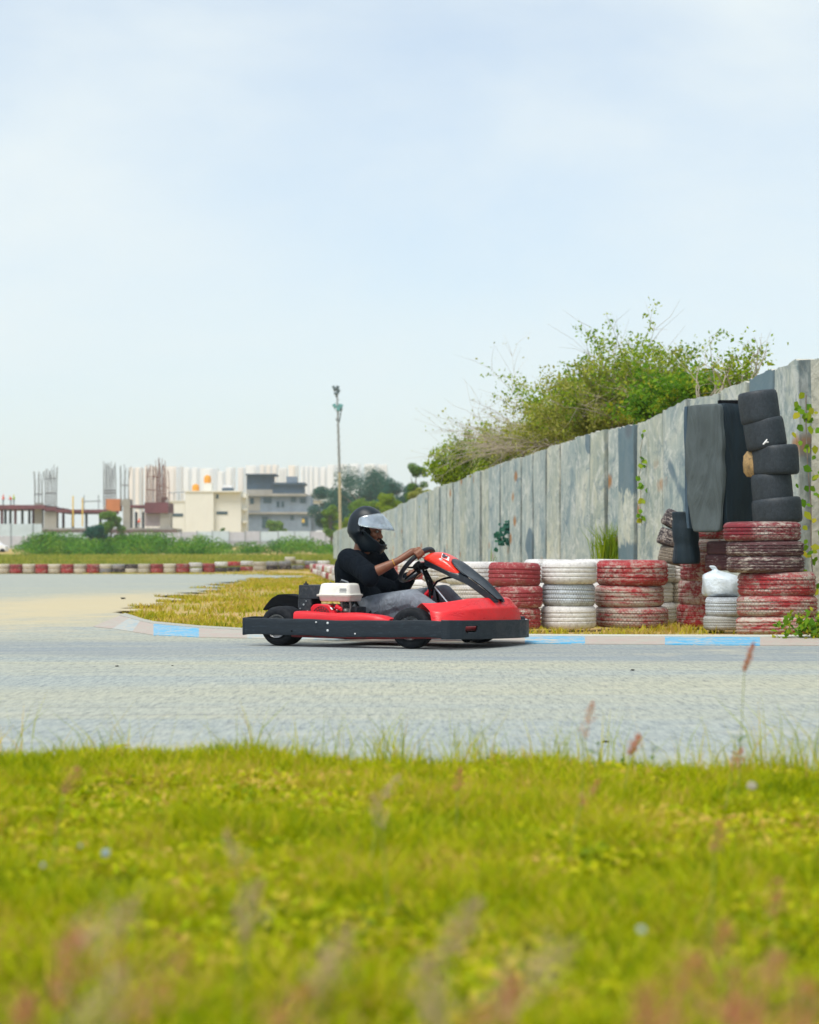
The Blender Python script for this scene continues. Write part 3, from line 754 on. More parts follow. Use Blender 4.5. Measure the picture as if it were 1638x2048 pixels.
# fuel tank / control housing behind
fx0, fx1 = KX(594, YN), KX(630, YN); ft, fb_ = K(610, 1170, YN).z, K(610, 1197, YN).z; fl = K(610, 1229, YN).z
b = MB(); rbox(b, fx0, fx1 + .03, YN + .01, YN + .26, fb_, ft, .004, .004, rad=.014); tank = b.build('fuel_tank', M_ENGB, kart, angle=50)
b = MB(); pc = K(612, 1169, YN + .08); b.tube([pc + Vector((0,0,-.012)), pc + Vector((0,0,.008))], .019, 14); b.tube([pc + Vector((0,0,.006)), pc + Vector((0,0,.022))], .006, 8); b.build('filler_cap', M_ENGB, tank)
b = MB(); rbox(b, fx0 + .002, KX(622, YN), YN, YN + .16, fl, fb_ - .002, .002, .002, rad=.012); hs = b.build('control_box', M_ENGB, kart, angle=50)
for px, py, r in ((607,1209,.007),(600,1217,.005),(615,1222,.006),(612,1202,.004)):
    b = MB(); p = K(px, py, YN - .004); b.tube([p, p + Vector((0,.01,0))], r, 8); b.build('screw', M_STEEL, hs)
# fan cover with grille
cx = KX(652, YN - .0); cz = K(652, 1229, YN).z
b = MB(); w2 = KX(676, YN) - KX(620, YN); x0 = KX(621, YN); x1 = KX(672, YN); zt2 = K(650, 1208, YN).z
pts = [(x0, fl), (x0, lerp(fl, zt2, .65)), (x0 + .02, zt2 - .006), (x0 + .045, zt2), (lerp(x0, x1, .68), zt2 - .002), (lerp(x0, x1, .84), lerp(fl, zt2, .6)), (x1, fl)]
b.rings([[Vector((x, YN + .0, z)) for x, z in pts], [Vector((x, YN + .14, z)) for x, z in pts]], True); fan = b.build('fan_cover', M_ENGR, kart, bevel=.006)
b = MB()
c0 = Vector(((x0+x1)/2 - .015, YN - .003, fl - .01))
for k in range(9):
    a = R(12 + 156 * k / 8)
    b.tube([c0 + Vector((math.cos(a)*.03, 0, math.sin(a)*.03)), c0 + Vector((math.cos(a)*.066, 0, math.sin(a)*.066))], .0022, 6)
for rad_ in (.034, .050, .068): b.tube([c0 + Vector((math.cos(R(8+164*k/16))*rad_, 0, math.sin(R(8+164*k/16))*rad_)) for k in range(17)], .002, 6)
b.build('grille', M_ENGB, fan)
# cylinder block, carburettor, pull starter fittings, brackets
b = MB(); xa, xb = KX(650, YN), KX(690, YN)
for k in range(7): b.box((lerp(xa, xb, .4), YN + .13, fl + .008 + k*.009), (.12 - .006*(k%2), .12, .004))
b.box((lerp(xa, xb, .4), YN + .14, fl + .035), (.10, .09, .075)); blk = b.build('cylinder_fins', M_ENGG, kart, smooth=False)
b = MB(); rnd = random.Random(5)
for k in range(9):
    p = K(rnd.uniform(652, 676), rnd.uniform(1209, 1228), YN + rnd.uniform(0, .05)); q = p + Vector((rnd.uniform(-.03,.03), rnd.uniform(-.01,.03), rnd.uniform(-.02,.02))); b.tube([p, q], rnd.uniform(.003,.007), 6)
b.build('linkage', M_STEEL, blk)
b = MB()
for k in range(6):
    p = q if k else K(664, 1216, YN + .01); q = p + Vector((rnd.uniform(-.03,.03), .01, rnd.uniform(-.02,.02))); b.tube([p, q], rnd.uniform(.004,.008), 6)
b.build('cable', M_ENGB, blk)
b = MB(); p0 = K(672, 1213, YN); p1 = K(684, 1221, YN); b.tube([p0, p0.lerp(p1,.6) + Vector((0,0,.004)), p1], [.018,.014,.009], 10); b.ell(K(680,1217,YN), (.018,.016,.012)); b.build('spark_cover', M_ENGR, kart)
b = MB(); 
for px in (683, 700): b.tube([K(px, 1203, YN + .03), K(px + 1, 1214, YN + .03), K(px - 2, 1229, YN + .03)], [.008,.006,.009], 8)
b.ell(K(693, 1222, YN + .05), (.026,.03,.022)); b.build('carburettor', M_ENGG, kart)
b = MB(); rbox(b, KX(684,YN), KX(704,YN), YN + .07, YN + .22, fl - .03, K(700,1214,YN).z, rad=.02); b.build('engine_case', M_ENGB, kart)
b = MB(); b.box((lerp(fx0, xr, .5), YN + .13, fl - .02), (xr - fx0 + .02, .24, .03)); b.build('engine_mount', M_FRAME, kart, bevel=.004)
# black curved chain guard behind the rear wheel
b = MB(); rows = []
ctr = Vector((KX(566,-.30), 0, K(566,1225,-.30).z))
arc = [(525,1219),(533,1207),(543,1196),(555,1189),(570,1188),(585,1190.5),(600,1193)]
inn = [(527,1221),(537,1216),(548,1212),(558,1211),(572,1214),(588,1222),(600,1226)]
for (a0, a1), (c0_, c1_) in zip(arc, inn):
    A_, C_ = K(a0, a1, -.36), K(c0_, c1_, -.36)
    rows.append([A_, C_, C_ + Vector((0,.14,0)), A_ + Vector((0,.14,0))])
b.rings(rows, True); b.build('chain_guard', M_BLK, kart, bevel=.006)
# ------------------------------------------------------------------ driver
drv = empty('person', KO, YAW, 'kart driver in black helmet, black t-shirt and grey trousers, gripping the steering wheel', 'person')
def skin_mat():
    m = NT('brown_skin'); co = m.coord(); n = m.noise(14, 5, .6, co)
    c = m.ramp(n, [(.3, (.14,.050,.024)), (.7, (.24,.094,.045))])
    m.principled(c, .5, 0, m.bump(m.noise(90, 4, .6, co), .15, .003), Subsurface__Weight=.08); return m.m
M_SKIN = skin_mat()
def cloth(name, c, sc=7, st=.6, var=.25):
    m = NT(name); co = m.coord()
    f = m.noise(sc, 4, .55, m.mapping(co, (1.4, 1, .8), rot=(.4, .6, .2)), dist=1.4); w_ = m.noise(260, 2, .5, co)
    cc = m.ramp(f, [(.3, tuple(x*(1-var) for x in c)), (.7, tuple(x*(1+var) for x in c))])
    m.principled(cc, .95, 0, m.bump(f, st, .035, m.bump(w_, .15, .001)), Specular__IOR__Level=.12); MATS[name] = m.m; return m.m
M_SHIRT = cloth('black_cotton', (.0035,.0065,.011), 7, .8); M_TROU = cloth('grey_cotton', (.19,.215,.25), 8, .8)

sR, sL = K(697, 1119, -.175), K(750, 1114, .185)
eR, wR = K(739, 1149, -.285), K(797, 1121, -.20)
eL, wL = K(794, 1184, .27), K(818, 1156, .155)
neck = K(724, 1099, 0); headc = K(736, 1062, 0)
# rim grips
def rim(a): 
    d = D1*math.cos(a) + D2*math.sin(a); return SC + d*SR, d, (-D1*math.sin(a) + D2*math.cos(a))
def grip(b, a, wrist, side, rf=.0088):
    """palm, four fingers and a thumb closed round the rim at angle a"""
    C, Nr, T = rim(a)
    arm = (wrist - C).normalized()
    # hand frame: the palm lies on the driver's side of the rim
    palm = C + SN*.030 + Nr*.012 + arm*.030
    kn = C + SN*.027 + Nr*.020
    for t in (-1, -.33, .33, 1): b.cap(wrist, kn + T*.028*t + arm*.006, .021, .0135, 10)
    b.cap(palm - T*.02, palm + T*.02, .019, .019, 10)
    b.cap(wrist, palm, .025, .026, 12)
    rg = .0165 + rf
    for i, t in enumerate((-1, -.33, .33, 1)):
        ln = (1.0, 1.08, 1.04, .88)[i]; base = C + T*.0255*t
        pts = [kn + T*.0275*t]
        for q in (28, 80, 135, 190):
            ang = R(q * ln) ; pts.append(base + (SN*math.cos(ang) + Nr*math.sin(ang)) * (rg + (.006 if q < 60 else .001)))
        rr = [rf*1.22, rf*1.12, rf*1.05, rf*.98, rf*.88]
        for p, q, r0, r1 in zip(pts, pts[1:], rr, rr[1:]): b.cap(p, q, r0, r1, 10)
    # thumb leaves the side of the palm and lies over the inside of the rim
    th = [palm + T*side*.026 - Nr*.004, palm + T*side*.044 - Nr*.020 - arm*.010, C + T*side*.050 - Nr*.022 + SN*.012, C + T*side*.044 - Nr*.026 - SN*.010]
    for p, q, r0, r1 in zip(th, th[1:], (.0135,.0118,.0100), (.0118,.0100,.0085)): b.cap(p, q, r0, r1, 10)
b = MB()
# head with nose, brow, lips, chin; turned a little to his left
HR = Matrix.Rotation(R(10), 3, 'Z') @ Matrix.Rotation(R(10), 3, 'Y')
def H(x, y, z): return headc + HR @ Vector((x, y, z))
b.ell(H(-.012, 0, .035), (.095,.076,.090), HR); b.ell(H(.022, 0, -.030), (.070,.060,.085), HR); b.ell(H(.045, 0, -.085), (.034,.036,.028), HR)
b.cap(H(.085,0,.012), H(.106,0,-.026), .010, .0145, 10); b.ell(H(.098,.011,-.029), .009); b.ell(H(.098,-.011,-.029), .009)
b.cap(H(.082,-.042,.026), H(.090,-.012,.028), .010, .010, 8); b.cap(H(.082,.042,.026), H(.090,.012,.028), .010, .010, 8)
b.cap(H(.088,-.016,-.053), H(.088,.016,-.053), .009, .009, 8); b.cap(H(.086,-.014,-.065), H(.086,.014,-.065), .009, .009, 8)
for s in (-1, 1): b.ell(H(.062, .045*s, -.015), (.026,.020,.024), HR); b.ell(H(-.005,.077*s,-.005), (.018,.010,.030), HR)
b.cap(neck + Vector((-.01,0,-.03)), H(-.02, 0, -.05), .060, .056, 16)
# torso, legs under the clothes
pel = K(733, 1221, 0); chest = K(716, 1138, 0)
b.cap(pel + Vector((0,-.06,0)), pel + Vector((0,.06,0)), .085, .085); b.cap(pel, chest, .09, .10); b.cap(sR, sL, .05, .05); b.cap(chest, neck, .085, .06)
for s, e, w_ in ((sR, eR, wR), (sL, eL, wL)): b.cap(s, e, .052, .041); b.cap(e, e.lerp(w_, .35), .041, .039); b.cap(e.lerp(w_, .35), w_, .039, .0235)
hipR, hipL = K(727, 1222, -.10), K(752, 1220, .10); knR, knL = K(828, 1195, -.17), K(890, 1186, .17); ftR, ftL = Vector((.76, -.14, .10)), Vector((.76, .12, .11))
for h_, k_, f_ in ((hipR, knR, ftR), (hipL, knL, ftL)): b.cap(h_, k_, .075, .052); b.cap(k_, f_, .050, .036); b.cap(f_, f_ + Vector((.11, 0, .03)), .034, .025)
aR, aL = math.atan2(-.72, .69), math.atan2(.80, -.60)
grip(b, aR, wR, 1); grip(b, aL, wL, -1)
body = b.build('body', M_SKIN, drv, remesh=.0042, sm=2)
# eyes
M_EYE = mat('eye_white', (.25,.22,.20), .2, var=.02, bump=0); M_IRIS = mat('dark_iris', (.02,.012,.01), .15, bump=0); M_BEARD = mat('black_beard', (.012,.009,.008), .9, bump=.5, bscale=300)
for s in (-1, 1):
    e = MB(); e.ell(H(.079, .031*s, .010), .0115, nu=14, nv=10); eo = e.build('eye', M_EYE, drv)
    e = MB(); e.ell(H(.0905, .031*s, .008), (.004,.006,.006), HR, 12, 8); e.build('iris', M_IRIS, eo)
e = MB(); e.cap(H(.091,-.022,-.044), H(.091,.022,-.044), .006, .006, 8); e.ell(H(.060,0,-.088), (.042,.050,.034), HR); e.ell(H(.072,0,-.066), (.024,.040,.020), HR); e.build('beard', M_BEARD, drv, remesh=.005)
# finger nails on the near hand
b = MB(); C, Nr, T = rim(aR)
for i, t in enumerate((-1,-.33,.33,1)):
    ln = (1.0,1.08,1.04,.88)[i]; ang = R(190*ln); p = C + T*.0255*t + (SN*math.cos(ang) + Nr*math.sin(ang)) * (.0165 + .0175); b.ell(p, .0042, nu=8, nv=6)
b.build('fingernail', mat('nail', (.34,.19,.14), .35, bump=0), drv)
# bracelet: golden band round the near wrist
b = MB(); bc = eR.lerp(wR, .84); d = (wR - eR).normalized(); u = d.orthogonal().normalized(); v_ = d.cross(u); ring = []
for k in range(28):
    a = 2*PI*k/28; r_ = u*math.cos(a) + v_*math.sin(a); ring.append([bc + r_*.0285 + (r_*math.cos(2*PI*j/6) + d*math.sin(2*PI*j/6))*.0032 for j in range(6)])
b.rings(ring, False, True); b.ell(bc + d*.004 + u*.03 - v_*.01, .006, nu=8, nv=6); b.build('bracelet', mat('gold_thread', (.75,.38,.05), .3, .6, bump=.1), drv)

# t-shirt: loose, follows torso and arms
b = MB()
b.cap(pel + Vector((-.015,-.08,.01)), pel + Vector((-.015,.08,.01)), .112, .112); b.cap(pel + Vector((.01,0,.05)), K(712,1165,0), .128, .120)
b.cap(K(711,1168,0) + Vector((0,-.085,0)), chest + Vector((-.01,-.10,0)), .108, .118); b.cap(K(711,1168,0) + Vector((0,.085,0)), chest + Vector((-.01,.10,0)), .108, .118)
b.ell(chest + Vector((-.026,0,.01)), (.130,.205,.130)); b.cap(sR + Vector((0,.03,-.004)), sL + Vector((0,-.03,-.004)), .070, .070)
b.cap(chest + Vector((-.02,0,.06)), neck + Vector((-.018,0,-.035)), .09, .062)
b.cap(sR, sR.lerp(eR, .97), .084, .074); b.cap(sR.lerp(eR, .6), sR.lerp(eR, 1.0) + Vector((0,0,-.022)), .070, .070)
b.cap(sL, eL, .080, .078); b.cap(eL, eL.lerp(wL, .92), .078, .054)
for k, (fx, fz) in enumerate(((-.05,.30),(.03,.33))): b.cap(pel + Vector((.06, -.1+.2*k, .06)), chest + Vector((.05, -.09+.18*k, -.06)), .05, .05)
b.cap(K(742,1165,.04), K(786,1180,.19), .075, .062)
shirt = b.build('t_shirt', M_SHIRT, drv, remesh=.0068, sm=5)
# trousers
b = MB()
b.cap(pel + Vector((.0,-.07,-.03)), pel + Vector((.0,.07,-.03)), .105, .105)
for h_, k_, f_, s in ((hipR, knR, ftR, -1), (hipL, knL, ftL, 1)):
    b.cap(h_ + Vector((0,0,-.005)), h_.lerp(k_, .5) + Vector((0,0,-.005)), .108, .092); b.cap(h_.lerp(k_, .5) + Vector((0,0,-.005)), k_ + Vector((-.01,0,-.012)), .092, .074)
    b.cap(k_ + Vector((-.01,0,-.012)), f_ + Vector((-.04,0,.0)), .074, .060)
    b.cap(h_.lerp(k_, .55) + Vector((0,0,-.06)), k_ + Vector((-.03,0,-.06)), .05, .045)
    if s < 0: b.cap(h_ + Vector((.12,-.02,-.05)), k_ + Vector((.02,-.01,-.09)), .06, .045)
b.build('trousers', M_TROU, drv, remesh=.0068, sm=4)
for f_ in (ftR, ftL):
    b = MB(); b.cap(f_ + Vector((-.03,0,-.03)), f_ + Vector((.13,0,.06)), .042, .040); b.cap(f_ + Vector((0,0,.02)), f_ + Vector((.06,0,.02)), .042, .042); b.build('shoe', M_BLK, drv, remesh=.008, sm=2)

# helmet: lofted shell with a cut face port
side = [(0,-.172),(-.045,-.135),(-.078,-.088),(-.105,-.052),(-.128,-.020),(-.130,.012),(-.124,.055),(-.108,.100),(-.082,.132),(-.046,.156),(-.008,.166),(.034,.160),(.072,.142),(.104,.112),(.122,.075),(.130,.035),(.134,-.005),(.137,-.045),(.142,-.085),(.142,-.112),(.128,-.140),(.104,-.166),(.078,-.180),(.040,-.182)]
def dense(P, n=4):
    out = []; N_ = len(P)
    for i in range(N_):
        p0, p1, p2, p3 = [Vector((*P[(i+k) % N_], 0)) for k in (-1, 0, 1, 2)]
        for k in range(n):
            t = k/n; q = .5*((2*p1)+(p2-p0)*t+(2*p0-5*p1+4*p2-p3)*t*t+(3*p1-p0-3*p2+p3)*t**3); out.append((q.x, q.y))
    return out
side = [(x * 1.07, z * 1.05) for x, z in dense(side)]; HC = Matrix.Rotation(R(-10), 3, 'Z')     # helmet turned like the head
HC = Matrix.Rotation(R(10), 3, 'Z')
def HP(x, y, z): return headc + HC @ Vector((x, y, z))
ns = len(side); nt = 44; hw = .130; cxh, czh = .0, -.01
rows = []; raw = []
for j in range(nt + 1):
    th = -PI/2 + PI * j / nt; y = math.sin(th); s = max(1e-4, (1 - abs(y) ** 2.5)) ** (1/2.5) if abs(y) < 1 else .001
    row = []; rw = []
    for (x, z) in side:
        wz = 1 - .28 * max(0, (-z - .05) / .13) - .05 * max(0, z / .16)
        X = cxh + (x - cxh) * s * .97 - .012; Z = czh + (z - czh) * s + .008; Y_ = y * hw * wz
        rw.append((X, Y_, Z)); row.append(HP(X, Y_, Z))
    rows.append(row); raw.append(rw)
b = MB(); b.v = [tuple(v) for r in rows for v in r]
for j in range(nt):
    for i in range(ns):
        k = (i + 1) % ns; q = [raw[j][i], raw[j][k], raw[j+1][i], raw[j+1][k]]
        X, Y_, Z = [sum(c[a] for c in q)/4 for a in range(3)]
        if X > .012 and Z < .052 - .1*max(0, .03 - X) and Z > -.010 - .80 * (X - .012) and Z > -.098: continue      # face port
        if Z < -.155 and X < .09 and abs(Y_) < .085 or (Z < -.06 and X < -.055 - (Z+.06)*0 and Z < -.09): continue       # neck opening
        b.f.append((j*ns+i, j*ns+k, (j+1)*ns+k, (j+1)*ns+i)); b.mi.append(0)
def helmet_mat():
    m = NT('matt_black_helmet'); co = m.coord(); n = m.noise(6, 4, .5, co)
    m.principled(m.ramp(n, [(.3, (.004,.009,.014)), (.7, (.008,.015,.022))]), .42, 0, m.bump(m.noise(120, 3, .5, co), .05, .001), Specular__IOR__Level=.3); return m.m
helm = b.build('helmet', helmet_mat(), drv, solid=.012)
md = helm.modifiers.new('u', 'SMOOTH'); md.factor = .5; md.iterations = 2
b = MB()   # padding and rubber edge round the port
b.ell(headc + HC @ Vector((-.03,0,0)), (.088,.100,.125), HC)
pad = b.build('helmet_padding', M_BLK, helm)
# ridge vent on the crown and rear spoiler lip
b = MB(); b.cap(HP(.035,0,.158), HP(-.05,0,.155), .012, .009, 10); b.build('helmet_ridge', M_TRIM, helm)
b = MB(); b.cap(HP(-.116,-.05,-.035), HP(-.116,.05,-.035), .012, .012, 8); b.build('spoiler_lip', M_TRIM, helm)
b = MB(); b.box(HP(.128,0,-.125), (.022,.055,.014), HC); b.build('helmet_vent', M_TRIM, helm)
# visor, pushed up
def visor_mat():
    m = NT('clear_visor'); g = m.n('ShaderNodeBsdfGlossy', Roughness=.16); g.inputs[0].default_value = (.86,.90,.93,1)
    d = m.n('ShaderNodeBsdfDiffuse'); d.inputs[0].default_value = (.55,.60,.64,1)
    tr = m.n('ShaderNodeBsdfTransparent'); tr.inputs[0].default_value = (.85,.92,.95,1)
    a = m.n('ShaderNodeMixShader', i0=.35); m.l(g.outputs[0], a.inputs[1]); m.l(d.outputs[0], a.inputs[2])
    n = m.noise(9, 3, .5, m.coord(), dist=.8); f = m.ramp(n, [(.35, .30), (.65, .72)])
    b_ = m.n('ShaderNodeMixShader'); m.l(f, b_.inputs[0]); m.l(tr.outputs[0], b_.inputs[1]); m.l(a.outputs[0], b_.inputs[2]); m.l(b_.outputs[0], m.out.inputs[0]); return m.m
b = MB(); rows = []
for j in range(-18, 19):
    be = R(112 * j / 18); row = []
    for i in range(9):
        t = i / 8; cb = math.cos(be)
        fwd = -.012 + .205 * (max(cb, -1) if cb > 0 else cb * .25) - .020 * t * max(cb, 0); lat = .138 * math.copysign(abs(math.sin(be)) ** .8, math.sin(be))
        taper = .62 + .38 * max(0, cb) ** .6 if cb > 0 else .62 * math.sqrt(max(0.02, 1 - (abs(cb) / .40) ** 2))
        top_z = .060 + .060 * taper + .004 * max(cb, 0); bot_z = .060 - (.040 + .022*max(cb,0)) * taper
        fw2 = fwd + .018 * (1 - t) * max(cb, 0) * 0
        z = lerp(bot_z, top_z, t); back = -.075 * (t ** 1.5) * max(cb, 0)
        row.append(HP(fw2 + back, lat * (1 - .06 * t), z))
    rows.append(row)
b.grid(rows); b.build('visor', visor_mat(), helm, solid=.003)
b = MB(); b.tube([HP(-.012 + .188*max(math.cos(R(a)),-.2), .124*math.copysign(abs(math.sin(R(a)))**.8, math.sin(R(a))), .046 - .034*max(0, math.cos(R(a)))) for a in range(-84, 85, 7)], .0065, 8)
for s in (-1, 1): b.ell(HP(-.006, .126*s, .024), (.014,.008,.014), HC)
b.build('visor_frame', M_BLK, helm)
# ------------------------------------------------------------------ tyres
def tyre_mat():
    m = NT('painted_tyre_rubber'); oi = m.n('ShaderNodeObjectInfo'); co = m.coord()
    rnd = oi.outputs['Random']; pc = oi.outputs['Color']; al_ = oi.outputs['Alpha']
    comb = m.n('ShaderNodeCombineXYZ'); 
    for k, q in enumerate((37.0, 91.0, 53.0)): m.l(m.math('MULTIPLY', rnd, q), comb.inputs[k])
    add = m.n('ShaderNodeVectorMath', _operation='ADD'); m.l(co, add.inputs[0]); m.l(comb.outputs[0], add.inputs[1]); v = add.outputs[0]
    uv = m.coord('UV')
    br = m.n('ShaderNodeTexBrick', Scale=1.0, _offset=.5); br.inputs['Mortar Size'].default_value = .07; br.inputs['Brick Width'].default_value = .42; br.inputs['Row Height'].default_value = .5
    br.inputs['Color1'].default_value = (1,1,1,1); br.inputs['Color2'].default_value = (1,1,1,1); br.inputs['Mortar'].default_value = (0,0,0,1); m.l(uv, br.inputs['Vector'])
    blocks = br.outputs['Color']
    n1 = m.noise(4.0, 6, .7, m.mapping(v, (1,1,1.6)), dist=.5); n2 = m.noise(26, 6, .75, m.mapping(v, (1,1,1.8))); n3 = m.noise(9, 5, .7, v)
    fade = m.math('ADD', m.math('ADD', m.math('MULTIPLY', m.math('SUBTRACT', n1, .5), 1.5), m.math('MULTIPLY', m.math('SUBTRACT', n2, .5), 1.6)), .5)
    # alpha of the object colour = how much of the top coat is left
    au = m.n('ShaderNodeVectorMath', _operation='ADD'); m.l(uv, au.inputs[0]); m.l(comb.outputs[0], au.inputs[1]); uvn = m.noise(1.0, 6, .8, m.mapping(au.outputs[0], (.30, 1.7, 1)), dist=.4)
    fade = m.math('ADD', m.math('MULTIPLY', fade, .62), m.math('MULTIPLY', m.math('ADD', m.math('MULTIPLY', m.math('SUBTRACT', uvn, .5), 2.4), .5), .38))
    top = m.ramp(m.math('ADD', fade, m.math('SUBTRACT', al_, .5)), [(.38, 0.0), (.62, 1.0)])
    under = m.ramp(n3, [(.3, (.42,.36,.30)), (.7, (.62,.56,.50))])
    tc_ = m.mix(m.ramp(n2, [(.35, .0), (.7, .35)]), pc, (.10,.03,.03))
    c = m.mix(top, under, tc_)
    bare = m.ramp(m.math('ADD', m.math('MULTIPLY', n2, .6), m.math('MULTIPLY', m.noise(60, 4, .7, v), .4)), [(.58, 0.0), (.68, .6)])
    c = m.mix(bare, c, (.05,.045,.045))
    sep = m.n('ShaderNodeSeparateXYZ'); m.l(co, sep.inputs[0])
    dirt = m.ramp(m.math('ADD', m.math('MULTIPLY', n3, .7), m.math('MULTIPLY', sep.outputs[2], -1.2)), [(.42, 0.0), (.62, .45)])
    c = m.mix(dirt, c, (.30,.19,.10))
    c = m.mix(m.math('MULTIPLY', m.math('SUBTRACT', 1, blocks), m.ramp(m.math('ADD', n3, m.math('MULTIPLY', rnd, .3)), [(.55, 0.0), (.8, .5)])), c, (.06,.05,.05))
    m.principled(c, .75, 0, m.bump(blocks, .22, .005, m.bump(n2, .3, .006)), Specular__IOR__Level=.25); return m.m
M_TYRE = tyre_mat()
def tyre_proto(Rr, w, n=40):
    h = w / 2
    prof = [(Rr*.62,-h*.70),(Rr*.66,-h*.92),(Rr*.80,-h),(Rr*.90,-h*.97),(Rr*.952,-h*.84),(Rr*.983,-h*.70),(Rr,-h*.56)]
    for g in (-.36, 0, .36): prof += [(Rr*1.002, h*(g-.09)), (Rr*.976, h*(g-.05)), (Rr*.976, h*(g+.05)), (Rr*1.002, h*(g+.09))]
    prof += [(Rr,h*.56),(Rr*.983,h*.70),(Rr*.952,h*.84),(Rr*.90,h*.97),(Rr*.80,h),(Rr*.66,h*.92),(Rr*.62,h*.70),(Rr*.66,h*.5),(Rr*.92,h*.2),(Rr*.92,-h*.2),(Rr*.66,-h*.5)]
    b = MB(); b.lathe(prof, n, closed=True)
    me = bpy.data.meshes.new('tyre'); me.from_pydata(b.v, [], b.f); me.materials.append(M_TYRE)
    uvl = me.uv_layers.new(name='UVMap'); data = []
    for p in me.polygons:
        vs_ = [me.vertices[i].co for i in p.vertices]; an = [math.atan2(v.y, v.x) % (2*PI) for v in vs_]
        if max(an) - min(an) > PI: an = [a + 2*PI if a < PI else a for a in an]
        for a, v in zip(an, vs_): data += [a / (2*PI) * 26 if math.hypot(v.x, v.y) > Rr*.955 else 0.2, (v.z / h + 1) * 2.2 if math.hypot(v.x, v.y) > Rr*.955 else .25]
    uvl.data.foreach_set('uv', data); me.polygons.foreach_set('use_smooth', [True]*len(me.polygons))
    try: me.set_sharp_from_angle(angle=R(40))
    except Exception: pass
    return me
TY = [tyre_proto(.30, .20), tyre_proto(.30, .205)]
TYL = tyre_proto(.30, .20, 20)
def slick_mesh():
    h = .5; b = MB(); b.lathe([(.55,-h*.8),(.70,-h*.98),(.88,-h),(.955,-h*.92),(.992,-h*.72),(1,-h*.4),(1,h*.4),(.992,h*.72),(.955,h*.92),(.88,h),(.70,h*.98),(.55,h*.8),(.50,0)], 44, closed=True)
    me = bpy.data.meshes.new('slick_tyre'); me.from_pydata(b.v, [], b.f); me.polygons.foreach_set('use_smooth', [True]*len(me.polygons)); return me
RED = (.45,.032,.040); DRED = (.34,.05,.06); WHITE = (.78,.78,.76); CREAM = (.62,.58,.46); GREY = (.30,.31,.32); BLACK = (.030,.033,.038); LBLUE = (.60,.68,.74); BROWN = (.10,.045,.05); ORANGE = (.35,.12,.05)
def tyre(loc, Rr, w, col, wear=.5, label='', group=None, tilt=(0,0), me=None):
    o = bpy.data.objects.new('tyre', me or random.choice(TY)); COL.objects.link(o)
    o.location = loc; o.scale = (Rr/.30, Rr/.30, w/.20); o.rotation_euler = (tilt[0], tilt[1], random.uniform(0, 6.28)) if tilt == (0,0) else (tilt[0], tilt[1], 0)
    o.color = (*col, wear); tag(o, label, 'tyre', group); return o
jit = lambda a: random.uniform(-a, a)
def stack(px, ybot, spec, Rr0, labels, Y=None, group=None, z0=0.0):
    """spec: list of (height px, colour, wear) bottom first; labels likewise"""
    Yf = Y if Y else EYE * F / (ybot - HZ); Yc = Yf + Rr0 * .9; x = (px - CX) / F * Yc; z = z0; out = []
    for (hp, c, we), lb in zip(spec, labels):
        Rr = Rr0 * random.uniform(.955, 1.03)
        w_ = hp / (F / Yf)
        out.append(tyre((x + jit(.022), Yc + jit(.02), z + w_/2), Rr, w_ * 1.02, c, we, lb, group, (R(jit(1.6)), R(jit(1.4))))); z += w_
    return x, Yc, z
G1 = 'painted tyres stacked along the wall'
P3 = ['bottom', 'middle', 'top']
def three(what, where): return ['%s, %s of the %s' % (what, q, where) for q in P3]
# stacks in view right of the kart
stack(1031, 1259, [(43,RED,.58),(43,DRED,.62),(47,DRED,.66)], .235*1.0, three('faded red tyre', 'stack just ahead of the kart nose'), group=G1)
stack(1135, 1258, [(45,WHITE,.75),(45,LBLUE,.95),(46,WHITE,.80)], .245, ['dirty cream-white tyre at the bottom of the white stack', 'clean bluish-white tyre in the middle of the white stack', 'white tyre with dark grooves topping the white stack'], group=G1)
stack(1263, 1256, [(42,RED,.49),(43,RED,.47),(50,RED,.57)], .325, three('wide red and whitewashed tyre', 'stack left of the dark gap'), group=G1)
stack(1398, 1252, [(44,RED,.58),(48,DRED,.53),(42,DRED,.56)], .185, ['small red tyre at the bottom beside the dark gap', 'small red tyre with white scuffs, middle beside the dark gap', 'small dark red tyre under the black rolls'], Y=18.2, group=G1)
stack(1552, 1271, [(36,RED,.46),(42,RED,.50),(48,RED,.58)], .325, ['wide whitewashed red tyre at the bottom of the tall right-hand stack', 'wide half white tyre, second from the ground in the right-hand stack', 'bright red tyre with white top edge, third from the ground in the right-hand stack'], group=G1)
# brown worn ones on top
zt_ = (36+42+48) / (F / (EYE*F/(1271-HZ)))
for i, (px, hp, c, we, lb) in enumerate([(1531,32,BROWN,.62,'rust-brown worn tyre, lowest of the three dark ones right'), (1530,30,BROWN,.64,'purplish brown tyre, middle of the three dark ones right'), (1524,38,(.26,.02,.035),.60,'dark wine red tyre carrying the black slick tyres')]):
    Yc = 16.35; w_ = hp * Yc / F; tyre(((px - CX)/F*Yc, Yc, zt_ + w_/2), .315, w_*1.03, c, we, lb, G1); zt_ += w_
# second row of white tyres just behind
for px, lb in ((1105,'white tyre rim showing behind the white stack'), (1200,'white tyre showing behind and between two front stacks'), (1290,'white tyre edge behind the wide red stack')):
    stack(px, 1249, [(41,WHITE,.7),(42,WHITE,.7),(44,WHITE,.9)], .29, ['bottom ' + lb, 'middle ' + lb, 'top ' + lb], Y=19.0, group=G1)
stack(1365, 1246, [(40,CREAM,.6),(41,CREAM,.7),(40,WHITE,.6)], .22, three('cream tyre half hidden', 'back stack at the dark gap'), Y=19.2, group=G1)
